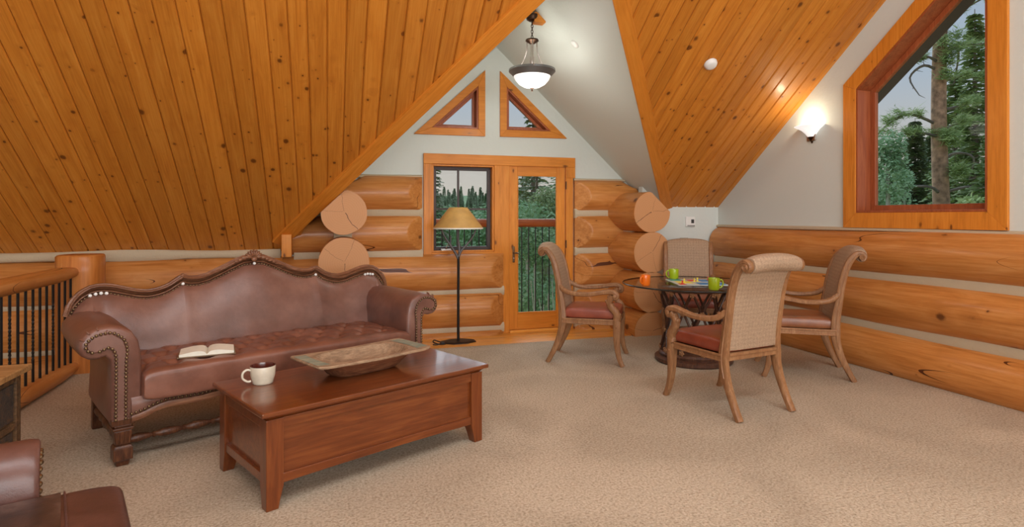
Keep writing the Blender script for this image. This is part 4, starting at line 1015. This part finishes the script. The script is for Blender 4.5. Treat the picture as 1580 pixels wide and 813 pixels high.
mug('mug', (2.885, 5.005, .772), math.radians(200), .046, .098, M['mug_orange'], None, 'orange mug near the left rim of the glass table')
mug('mug', (3.464, 5.43, .772), math.radians(165), .05, .105, M['mug_green'], None, 'lime green mug at the far side of the glass table')
mug('mug', (3.293, 4.52, .772), math.radians(-18), .051, .105, M['mug_green'], None, 'lime green mug at the near rim of the glass table')
bd = empty('board_game', (3.50, 5.09, .772), math.radians(-18)); tag(bd, 'colourful board game laid out on the glass table', 'board game')
MB().box(-.24, .24, -.27, .27, 0, .006).build('board', plain('board_pale', S(206,214,206), .5), bd, smooth=0)
blue, yel, red, teal = plain('board_blue', S(48,134,196), .5), plain('board_yellow', S(232,214,70), .5), plain('board_red', S(206,66,48), .5), plain('board_teal', S(60,150,140), .5)
def card(nm, x0, x1, y0, y1, mt_, h=.009): MB().box(x0, x1, y0, y1, .0055, h).build(nm, mt_, bd, smooth=0)
card('printed_square', -.03, .22, -.25, -.08, blue); card('printed_square', -.20, -.06, -.12, .05, yel); card('printed_square', .06, .22, .02, .2, blue); card('printed_square', -.22, -.10, .1, .25, teal); card('printed_square', -.05, .04, .06, .2, red); card('printed_square', -.22, -.16, -.25, -.15, red)
def piece(x, y, mt_, lab, grp=None, h=.035):
    o = MB().lathe([(0, 0), (.013, 0), (.013, .004), (.006, .012), (.005, h*.65), (.009, h*.75), (.008, h*.92), (0, h)], n=10).build('game_piece', mt_, None, smooth=60)
    c, s = math.cos(math.radians(-18)), math.sin(math.radians(-18)); o.location = (3.50+x*c-y*s, 5.09+x*s+y*c, .7815); tag(o, lab, 'game piece', grp)
piece(-.13, -.05, yel, 'tiny yellow pawn standing on the board game', 'yellow pawns'); piece(.02, .02, yel, 'tiny yellow pawn standing on the board game', 'yellow pawns', .04); piece(-.02, -.01, yel, 'tiny yellow pawn standing on the board game', 'yellow pawns')
piece(.16, .13, red, 'tiny red pawn at the far edge of the board game'); piece(-.19, -.2, red, 'tiny red pawn at the near left corner of the board game'); piece(.1, -.15, blue, 'tiny blue pawn in the middle of the board game')

# ------------------------------------------------------------------ floor lamp
fl = empty('floor_lamp', (1.431, 6.69, -.01)); tag(fl, 'black iron branch floor lamp with mica shade before the casement', 'lamp')
g = MB(); n = 8; hexr = lambda r, z: [(r*1.15*math.cos(2*math.pi*(j+.5)/n), r*.8*math.sin(2*math.pi*(j+.5)/n), z) for j in range(n)]
g.rings([hexr(.185, 0), hexr(.185, .008), hexr(.15, .016)]); g.build('base', M['iron'], fl, smooth=0)
MB().tube([(0, 0, .01), (0, 0, .5), (.002, 0, .9), (0, 0, .98)], [.017, .016, .016, .016], 10).build('pole', M['iron'], fl)
for P, R in (([(0, 0, .95), (-.02, 0, 1.0), (-.075, .0, 1.09), (-.15, .0, 1.20), (-.20, .0, 1.30)], [.015, .015, .013, .012, .009]),
             ([(0, 0, .95), (.015, .01, 1.02), (.012, .015, 1.12), (-.005, .01, 1.22), (.0, 0, 1.42)], [.015, .015, .014, .012, .009]),
             ([(0, 0, .96), (.03, 0, 1.04), (.10, -.01, 1.12), (.17, -.01, 1.21), (.205, -.01, 1.30)], [.014, .014, .012, .011, .008]),
             ([(-.095, 0, 1.12), (-.085, 0, 1.18), (-.09, 0, 1.22)], [.009, .008, .006])):
    MB().tube(smooth_path(P, 4), resample(R, 4*(len(P)-1)+1), 8).build('branch', M['lamp_iron'], fl, smooth=60)
sh = MB().lathe([(.285, 1.305), (.283, 1.315), (.105, 1.545), (.098, 1.545), (.276, 1.312), (.285, 1.305)], n=40).build('shade', M['shade'], fl, smooth=50)
MB().lathe([(.287, 1.298), (.289, 1.306), (.285, 1.314), (.279, 1.306), (.287, 1.298)], n=40).build('shade_rim', M['shade_rim'], sh, smooth=60)
cd = empty('power_cord', (1.20, 6.62, -.01)); tag(cd, 'black power cord with plug curled on the plank landing by the lamp base', 'cord')
MB().tube(smooth_path([(.10, .03, .006), (.06, -.03, .006), (0, -.04, .008), (-.07, -.02, .03), (-.055, .03, .045), (-.01, .02, .03), (.02, -.01, .02), (-.03, -.045, .008), (-.08, -.03, .008)], 5), .007, 6).build('cable', M['iron'], cd, smooth=60)
MB().box(.005, .055, -.035, -.005, .002, .03).build('plug', M['iron'], cd, smooth=0, bevel=.006)

# ------------------------------------------------------------------ stair railing
ra = empty('stair_railing', (-2.20, 6.47, 0)); tag(ra, 'peeled log stair railing with twisted iron balusters at the left', 'railing')
g = MB(); rr = []
for i in range(10):
    z = -.25+1.31*i/9; rr.append([(q*math.cos(t), q*math.sin(t), z) for t in [2*math.pi*j/20 for j in range(20)] for q in [.178*(1+.03*noise.noise((math.cos(t)*2, math.sin(t)*2, z*2)))*(1/max(abs(math.cos(t)), abs(math.sin(t))))**.55]])
rr.append([(x*.93, y*.93, 1.075) for x, y, z in rr[-1]])
g.rings(rr); po = g.build('post', M['log'], ra, smooth=50)
po.data.materials[0] = wood('post_wood', S(158,88,34), S(196,120,54), S(210,140,74), axis='z', scale=.9, stretch=7, knots=.12, kscale=(5,5,2), coat=.2)
def rail(nm, z, r, y0, y1):
    L = y0-y1; g = MB(); rr = []
    for i in range(15):
        y = -i/14*L; q = r*(.55 if i == 0 else .85 if i == 1 else 1)
        rr.append([(-y, q*math.cos(2*math.pi*j/16)*(1+.04*noise.noise((y*2, j*.9, z))), q*math.sin(2*math.pi*j/16)) for j in range(16)])
    g.rings(rr); o = g.build(nm, M['log'], ra, smooth=50); o.rotation_euler = (0, 0, -math.pi/2); o.location = (0, y0, z); return o
rail('top_rail', .925, .066, -.10, -3.3); rail('bottom_rail', .068, .068, -.10, -3.3)
tw = MB(); st_ = MB()
for mb, twist in ((tw, True), (st_, False)):
    rr = []
    for i in range(45):
        z = .10+.78*i/44; a = (math.pi*7*max(0, min(1, (z-.3)/.4)) if twist else 0)
        rr.append([(.0105*math.cos(a+math.pi/2*j), .0105*math.sin(a+math.pi/2*j), z) for j in range(4)])
        if not twist and 0 < i < 44: rr.pop()
    mb.rings(rr)
ot = tw.build('baluster', M['iron'], ra, smooth=30); os_ = st_.build('baluster', M['iron'], ra, smooth=30)
k = 0
for i in range(24):
    src = ot if i % 3 == 0 else os_
    if i == 0: o = ot
    elif i == 1: o = os_
    else: o = src.copy(); COL.objects.link(o); o.parent = ra
    o.location = (0, -.235-.118*i, 0)

# ------------------------------------------------------------------ weathered chest
wc = empty('weathered_side_chest', (-1.88, 3.42, 0)); tag(wc, 'weathered wooden side chest with worn dark paint left of the sofa', 'chest')
MB().box(-.20, .335, -.46, .455, .588, .622).build('top', M['chest_top'], wc, smooth=0, bevel=.006)
MB().box(-.17, .285, -.42, .415, .06, .588).build('body', M['chest_wood'], wc, smooth=0)
for y in (-.42, .365):
    for x in (-.18, .25): MB().box(x, x+.05, y, y+.05, 0, .588).build('post', M['chest_wood'], wc, smooth=0, bevel=.004)
for z0, z1 in ((.55, .588), (.30, .335), (.05, .09)): MB().box(.27, .298, -.37, .365, z0, z1).build('rail', M['chest_wood'], wc, smooth=0, bevel=.004)
dr = MB().box(.275, .294, -.36, .355, .345, .54).build('drawer', M['chest_panel'], wc, smooth=0, bevel=.005)
MB().ball((.305, 0, .44), .018).build('knob', M['bronze'], dr)
for y0, y1 in ((-.355, -.01), (.01, .35)):
    dd = MB().box(.273, .290, y0, y1, .10, .29).build('door', M['chest_panel'], wc, smooth=0, bevel=.005)
    MB().box(.288, .294, y0+.05, y1-.05, .13, .26).build('door_panel', M['chest_wood'], dd, smooth=0, bevel=.004)

# ------------------------------------------------------------------ leather club chair, mostly outside the frame
ca = empty('leather_club_chair', (-1.12, 2.02, 0), math.radians(20)); tag(ca, 'brown leather club chair with nailhead arm in the lower left corner', 'chair')
ASEC = [(-.10, .10), (-.10, .45), (-.092, .53), (-.06, .595), (-.01, .625), (.045, .63), (.10, .605), (.13, .56), (.125, .51), (.09, .485), (.07, .45), (.07, .10)]
for sgn in (-1, 1):
    rr = []
    for xv, ins in ((-.45, .02), (-.40, 0), (-.1, 0), (.20, 0), (.262, 0), (.285, .006), (.298, .02), (.302, .04)):
        rr.append([(xv, sgn*(.40+w*(1-ins*3)), .36+(z-.36)*(1-ins*1.2)) for w, z in ASEC])
    arm = MB().rings(rr).build('arm', M['leather_club'], ca, smooth=55, weld=True)
    g = MB()
    P = smooth_path([(0.302, -.065, .14), (.302, -.068, .44), (.302, -.058, .52), (.302, -.02, .575), (.302, .035, .585), (.302, .085, .555), (.302, .095, .52)], 5)
    for p in nails([Vector((.303, sgn*(.40+q.y), q.z)) for q in P], .024, .01, 0): dome(g, p, (1, 0, 0), .010)
    g.build('arm_nailheads', M['brass'], arm)['kind'] = 'stuff'
    for xx in (-.36, .22): MB().frustum((xx, sgn*.36, 0), .025, .025, (xx, sgn*.36, .12), .035, .035).build('leg', M['sofa_wood'], ca, smooth=0, bevel=.004)
g = MB(); g.pillow(-.34, .54, -.305, .305, .27, .478, n=7, nx=36, ny=30, flat=.5, top=lambda x, y: .004*noise.noise((x*8, y*8, 4))); cu = g.build('seat_cushion', M['leather_club'], ca, smooth=70, weld=True)
P = []
for i in range(13):
    row = []
    for j in range(13):
        x, y = -.28+.64*i/12, -.24+.50*j/12; row.append((x, y, .4785+.004+.006*math.sin(x*60)*math.sin(y*60)*0 - .0 + .002*noise.noise((x*30, y*30, 1))))
    P.append(row)
g = MB(); g.grid(P); g.rings([[(-.28, -.24, .44), (.36, -.24, .44), (.36, .26, .44), (-.28, .26, .44)], [(-.28, -.24, .4825), (.36, -.24, .4825), (.36, .26, .4825), (-.28, .26, .4825)]]); g.build('worn_patch', M['leather_dark'], cu, smooth=60)
g = MB(); g.tube([(.515, -.28, .437), (.525, 0, .440), (.515, .28, .437)], .006, 6); g.tube([(.37, -.25, .480), (.375, 0, .482), (.37, .26, .480)], .004, 6); g.build('piping', M['leather_club'], cu)
MB().box(-.42, .30, -.34, .34, .10, .29).build('base', M['leather_club'], ca, smooth=0, bevel=.02)
rr = []
for i in range(11):
    u = i/10; z = .25+.62*u; xo = -.36-.12*u; hw = .40*(1-.08*u**3); th_ = .09*(1-.3*u**4)
    rr.append([(xo+th_, -hw*.9, z), (xo+th_*1.25, 0, z), (xo+th_, hw*.9, z), (xo, hw, z), (xo-th_, hw*.9, z), (xo-th_, -hw*.9, z), (xo, -hw, z)])
MB().rings(rr).build('back', M['leather_club'], ca, smooth=60)

# ------------------------------------------------------------------ outdoors: balcony, ground, trees
structure(MB().box(.0, 4.6, YW+.22, 8.35, -.16, -.06).build('floor_balcony', M['floorwood'], smooth=0), 'plank floor of the balcony beyond the glazed door', 'floor')
br = empty('balcony_railing', (2.2, 8.30, 0)); tag(br, 'log handrail with black balusters on the balcony outside', 'railing')
g = MB(); rr = []
for i in range(15):
    x = -2.3+4.6*i/14; rr.append([(x, .062*math.cos(t), 1.34+.062*math.sin(t)) for t in [2*math.pi*j/14 for j in range(14)]])
g.rings(rr); g.build('handrail', wood('stained_handrail', S(140,62,28), S(186,92,46), S(206,120,70), scale=1, stretch=6), br, smooth=60)
MB().tube([(-2.3, 0, -.02), (2.3, 0, -.02)], .03, 8).build('foot_rail', M['iron'], br)
b0 = MB().tube([(0, 0, -.05), (0, 0, 1.30)], .0085, 6).build('baluster', M['iron'], br)
for i in range(42):
    o = b0 if i == 0 else b0.copy()
    if i: COL.objects.link(o); o.parent = br
    o.location = (-2.28+.108*i, 0, 0)

def ground_z(x, y):
    d = math.hypot(x, y); h = -4.2
    if d > 35: h += (d-35)*.055
    if d > 60: h += 2.6*(1-math.exp(-(d-60)/40.0))*max(0, min(1, 1.2-.9*(x/(y+.1)) if y > 0 else 1))
    return h + .5*noise.noise((x*.08, y*.08, 0))*min(1, d/20)
P = []
for i in range(70):
    row = []
    for j in range(46):
        r = 7*1.055**i if i else 6; a = math.radians(-15+j*2.6)
        r = 6+ (i/69)**2*260
        x, y = r*math.sin(a+0), r*math.cos(a); row.append((x, y, ground_z(x, y)))
    P.append(row)
structure(MB().grid(P).build('ground_hillside', M['stone_hill'], smooth=60), 'wooded hillside outside the windows', 'ground')

def fir_parts(h, r, seed, dens=1.0, bare=.06, leaf=.16):
    rnd = random.Random(seed); g = MB(); tr = MB()
    tr.tube([(0, 0, 0), (.02*h*.1, 0, h*.5), (0, 0, h)], [h*.018+.04, h*.010+.02, .01], 7)
    z = h*bare
    while z < h*.985:
        f = (1-z/h); L0 = r*(f**.85)*rnd.uniform(.75, 1.05)+.12
        nb = max(4, int(7*dens))
        for b in range(nb):
            a = rnd.uniform(0, 6.283); L = L0*rnd.uniform(.65, 1.1); dr = rnd.uniform(.15, .42); d = Vector((math.cos(a), math.sin(a), 0)); sd = Vector((-d.y, d.x, 0))
            ns = max(3, int(L/(leaf*.62)))
            for k in range(ns):
                t = (k+.6)/ns; c = d*(L*t) + Vector((0, 0, z + L*(.12*math.sin(t*3) - dr*t*t)))
                w = leaf*(1.25-.6*t)*(L/r*.5+.6)
                for s2 in (-1, 1):
                    tip = c + sd*s2*w*rnd.uniform(.8, 1.3) + d*w*.7 + Vector((0, 0, -w*rnd.uniform(.1, .7)))
                    q = d*leaf*.34 + Vector((0, 0, .06*leaf)); g.add([c-q, c+q, tip+q*.25, tip-q*.25], [(0, 1, 2, 3)])
        z += h*.016/dens*rnd.uniform(.8, 1.3)*(1+f)
    return g, tr
def fir(name, label, loc, h, r, seed, mat, group=None, dens=1.0, leaf=.16, cat='tree'):
    t = empty(name, loc); tag(t, label, cat, group)
    g, tr = fir_parts(h, r, seed, dens, leaf=leaf)
    g.build('foliage', mat, t, smooth=0); tr.build('trunk', M['bark_grey'], t); return t
def leafy(name, label, loc, h, r, seed, mat, group=None, cat='tree', nl=2600, leaf=.10):
    t = empty(name, loc); tag(t, label, cat, group); rnd = random.Random(seed); g = MB(); tr = MB()
    tr.tube([(0, 0, 0), (.05, .02, h*.5), (0, 0, h*.95)], [.07, .05, .015], 7)
    blobs = []
    for k in range(16):
        u = rnd.uniform(.25, 1); a = rnd.uniform(0, 6.283); q = r*math.sin(min(1, u*1.05)*math.pi*.92+.12)*rnd.uniform(.3, .9)
        c = Vector((q*math.cos(a), q*math.sin(a), h*u)); blobs.append((c, r*rnd.uniform(.28, .5))); tr.tube([(0, 0, h*u*.75), tuple(c*.6+Vector((0, 0, h*u*.33))), tuple(c)], [.03, .02, .008], 5)
    for k in range(nl):
        c, q = rnd.choice(blobs); v = Vector((rnd.gauss(0, 1), rnd.gauss(0, 1), rnd.gauss(0, 1))).normalized()*q*rnd.uniform(.5, 1); p = c+v
        a = Vector((rnd.uniform(-1, 1), rnd.uniform(-1, 1), rnd.uniform(-1, 1))).normalized(); b = a.orthogonal().normalized(); s2 = leaf*rnd.uniform(.6, 1.2)
        g.add([p-a*s2, p+b*s2*.6, p+a*s2, p-b*s2*.6], [(0, 1, 2, 3)])
    g.build('foliage', mat, t, smooth=0); tr.build('trunk', M['twig'], t); return t
CS, CC = math.sin(.3012), math.cos(.3012)
def ray_xy(u, d): a = (u-790)/914.07; return (CS+a*CC)*d, (CC-a*CS)*d
def at(u, d):
    x, y = ray_xy(u, d); return (x, y, ground_z(x, y)-.1)
def top_h(loc, v, d): return 1.42+(335.5-v)/914.07*d - loc[2]
# big pine outside the right window
d = 17; L = at(1452, d)
pt = empty('ponderosa_pine', L); tag(pt, 'tall pine with reddish bark trunk and bare curved branches outside the right window', 'tree')
H_ = 15
g = MB(); P = [(.05*math.sin(z*.5), .03*math.cos(z*.7), z) for z in [H_*i/24 for i in range(25)]]; g.tube(P, [.26*(1-.45*i/24) for i in range(25)], 14); g.build('trunk', M['bark'], pt, smooth=60)
rgt = Vector((CC, -CS, 0)); fwd = Vector((CS, CC, 0))
rnd = random.Random(9)
def tuft_cluster(g, c, s, n=42):
    for k in range(n):
        v = Vector((rnd.gauss(0, 1), rnd.gauss(0, 1), rnd.gauss(.25, .8))).normalized(); w = v.orthogonal().normalized()*.026*s*2.2
        c2 = c+Vector((rnd.gauss(0, .5), rnd.gauss(0, .5), rnd.gauss(0, .4)))*s*.6; g.add([c2-w, c2+w, c2+v*s*rnd.uniform(.6, 1.1)], [(0, 1, 2)])
fo = MB()
z0 = -L[2]+1.42
def zz(v): return 1.42+(335.5-v)/914.07*d-L[2]
BR = [(195, -1, [(-.9, .35), (-1.5, .1), (-2.0, -.3)], True), (212, -1, [(-.8, .1), (-1.4, .05)], True), (112, -1, [(-.5, .2), (-.75, -.1), (-.8, -.7)], False), (302, -1, [(-.5, .25), (-1.1, .2), (-1.8, -.2)], False), (128, 1, [(.6, .2), (1.4, .1)], True), (205, 1, [(.5, .3), (1.2, .3)], True), (250, 1, [(.4, .25), (.8, .1), (.85, -.5)], False), (300, 1, [(.6, .2), (1.3, .1), (1.8, -.2)], False), (75, 1, [(.6, .1), (1.3, .15)], True), (40, 1, [(.7, .5), (1.5, .95)], True), (100, -1, [(-.5, .2), (-.9, .15)], True), (170, 1, [(.5, .1), (.9, .3)], True), (85, 1, [(.35, .1), (.45, -.8)], False)]
for v, s2, pp, lf in BR:
    z = zz(v); P = [Vector((0, 0, z))] + [rgt*a + Vector((0, 0, z+b)) + fwd*rnd.uniform(-.3, .3) for a, b in pp]
    P = smooth_path(P, 4); MB().tube(P, resample([.05, .035, .012], len(P)), 6).build('branch', M['bark_grey'], pt, smooth=60)
    for k in range(3, len(P), 1):
        q = P[k]
        if lf: tuft_cluster(fo, q+Vector((rnd.gauss(0, .12), rnd.gauss(0, .12), .05)), .24, 90)
        elif k % 2 == 0:
            e = q+rgt*rnd.uniform(-.25, .25)+Vector((0, 0, rnd.uniform(-.35, .25))); MB().tube([q, e], [.012, .004], 4).build('twig', M['bark_grey'], pt)
for v in (215, 220, 208, 262, 268, 90, 100, 120, 70, 60, 80): tuft_cluster(fo, Vector((rnd.uniform(-.25, .25), rnd.uniform(-.3, 0), zz(v)))-fwd*.25, .32, 130)
fo.build('needle_tufts', M['pine_needle'], pt, smooth=0)
def F(label, u, d, vtop, r, seed, mat='fir', dens=1.0, leaf=.16, name='spruce_tree', group=None):
    L = at(u, d); return fir(name, label, L, top_h(L, vtop, d), r, seed, M[mat], group, dens, leaf)
F('tall slender spruce at the right side of the big window', 1504, 19, 14, 1.7, 21, dens=1.9, leaf=.19)
F('spruce close behind the pine trunk, right of it', 1474, 26, 112, 2.4, 22, dens=1.9, leaf=.24)
F('spruce left of the pine trunk in the big window', 1412, 30, 182, 2.4, 23, 'fir_dark', dens=1.9, leaf=.26)
F('spruce beside the leafy aspens in the big window', 1383, 36, 232, 2.4, 24, 'fir_dark', dens=1.7, leaf=.3)
F('low spruce filling the lower right of the big window', 1540, 15, 176, 2.0, 25, dens=1.8, leaf=.2)
F('broad dark spruce behind the pine in the big window', 1438, 39, 205, 3.2, 26, 'fir_dark', dens=1.7, leaf=.34)
for i, (u, dd) in enumerate([(1352, 54), (1402, 48), (1452, 53), (1505, 46), (1555, 54)]):
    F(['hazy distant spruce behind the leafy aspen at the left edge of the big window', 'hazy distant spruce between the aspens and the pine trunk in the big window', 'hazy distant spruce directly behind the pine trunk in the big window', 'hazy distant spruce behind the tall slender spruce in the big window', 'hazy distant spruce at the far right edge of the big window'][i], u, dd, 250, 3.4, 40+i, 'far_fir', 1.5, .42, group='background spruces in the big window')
L = at(1368, 14); leafy('aspen_tree', 'bright green leafy aspen at the lower left of the big window', L, top_h(L, 222, 14), 1.15, 31, M['aspen'], nl=11000, leaf=.05)
L = at(1396, 15.5); leafy('aspen_tree', 'small green aspen beside the pine trunk in the big window', L, top_h(L, 268, 15.5), .85, 32, M['aspen'], nl=7000, leaf=.05)
L = at(1500, 13); leafy('young_pine', 'yellow green young pine at the lower right of the big window', L, top_h(L, 294, 13), .9, 33, M['pine_needle'], nl=2600, leaf=.09)
for i, (u, dd, vt, lab) in enumerate([(1296, 25, 150, 'spruce standing farther left outside, beyond the aspens of the big window'), (1232, 33, 190, 'dark spruce far left outside, well beyond the big window'), (1640, 20, 120, 'spruce standing right of the view through the big window'), (1330, 58, 262, 'distant hazy spruce left of the aspens outside the big window')]):
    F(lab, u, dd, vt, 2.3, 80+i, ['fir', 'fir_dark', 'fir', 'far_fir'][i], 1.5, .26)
# beyond the door and casement
F('dark spruce at the left edge of the casement window', 669, 19, 228, 1.0, 51, 'fir_dark', 1.3, .13)
F('dark spruce crown at the top of the door glass', 828, 15, 225, 2.0, 52, 'fir_dark', 1.0, .17)
F('green spruce behind the left half of the door glass', 806, 20, 250, 2.2, 53, 'fir', 1.0, .2)
F('green spruce behind the right half of the door glass', 868, 21, 240, 2.6, 54, 'fir', 1.0, .2)
F('spruce seen through the right triangular window', 822, 17, 150, 1.1, 55, 'fir_dark', 1.2, .15)
L = at(815, 11); leafy('aspen_tree', 'green leafy aspen low behind the door glass', L, top_h(L, 330, 11), 1.3, 61, M['aspen'], nl=14000, leaf=.04)
L = at(850, 12); leafy('aspen_tree', 'leafy aspen with pale twigs behind the right of the door glass', L, top_h(L, 300, 12), 1.2, 62, M['fir'], nl=14000, leaf=.04)
L = at(738, 24); leafy('aspen_tree', 'rounded green tree low in the casement window', L, top_h(L, 352, 24), 2.4, 63, M['aspen'], nl=11000, leaf=.09)
L = at(695, 28); leafy('aspen_tree', 'rounded green tree behind the lamp shade in the casement window', L, top_h(L, 335, 28), 2.4, 64, M['aspen'], nl=11000, leaf=.10)
tw_ = empty('dead_thicket', at(842, 9.3)); tag(tw_, 'tangle of pale bare saplings outside the lower door glass', 'sapling')
for k in range(30):
    a = rgt*rnd.uniform(-.5, .6)+fwd*rnd.uniform(-.1, .5); b_ = a+rgt*rnd.uniform(-.6, .6)+Vector((0, 0, rnd.uniform(3.2, 5.4)))
    MB().tube([a, (a+b_)/2+rgt*rnd.uniform(-.1, .1), b_], [.013, .010, .006], 5).build('stem', M['twig'], tw_)
# far firs on the ridge: one mesh, many trees
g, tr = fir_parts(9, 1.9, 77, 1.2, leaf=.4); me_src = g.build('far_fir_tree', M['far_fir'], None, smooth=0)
rnd = random.Random(12); first = True
spots = []
for i in range(1400):
    u = rnd.uniform(600, 810); dd = rnd.uniform(70, 150); x, y = ray_xy(u, dd)
    if len(spots) >= 140 or any((x-p)**2+(y-q)**2 < 4.5 for p, q in spots): continue
    spots.append((x, y))
    o = me_src if first else me_src.copy()
    if not first: COL.objects.link(o)
    first = False
    s = rnd.uniform(.34, .6); o.location = (x, y, ground_z(x, y)-.3); o.scale = (s, s, s); o.rotation_euler = (0, 0, rnd.uniform(0, 6))
    tag(o, 'small hazy fir on the far wooded hillside', 'tree', 'firs on the far hillside')
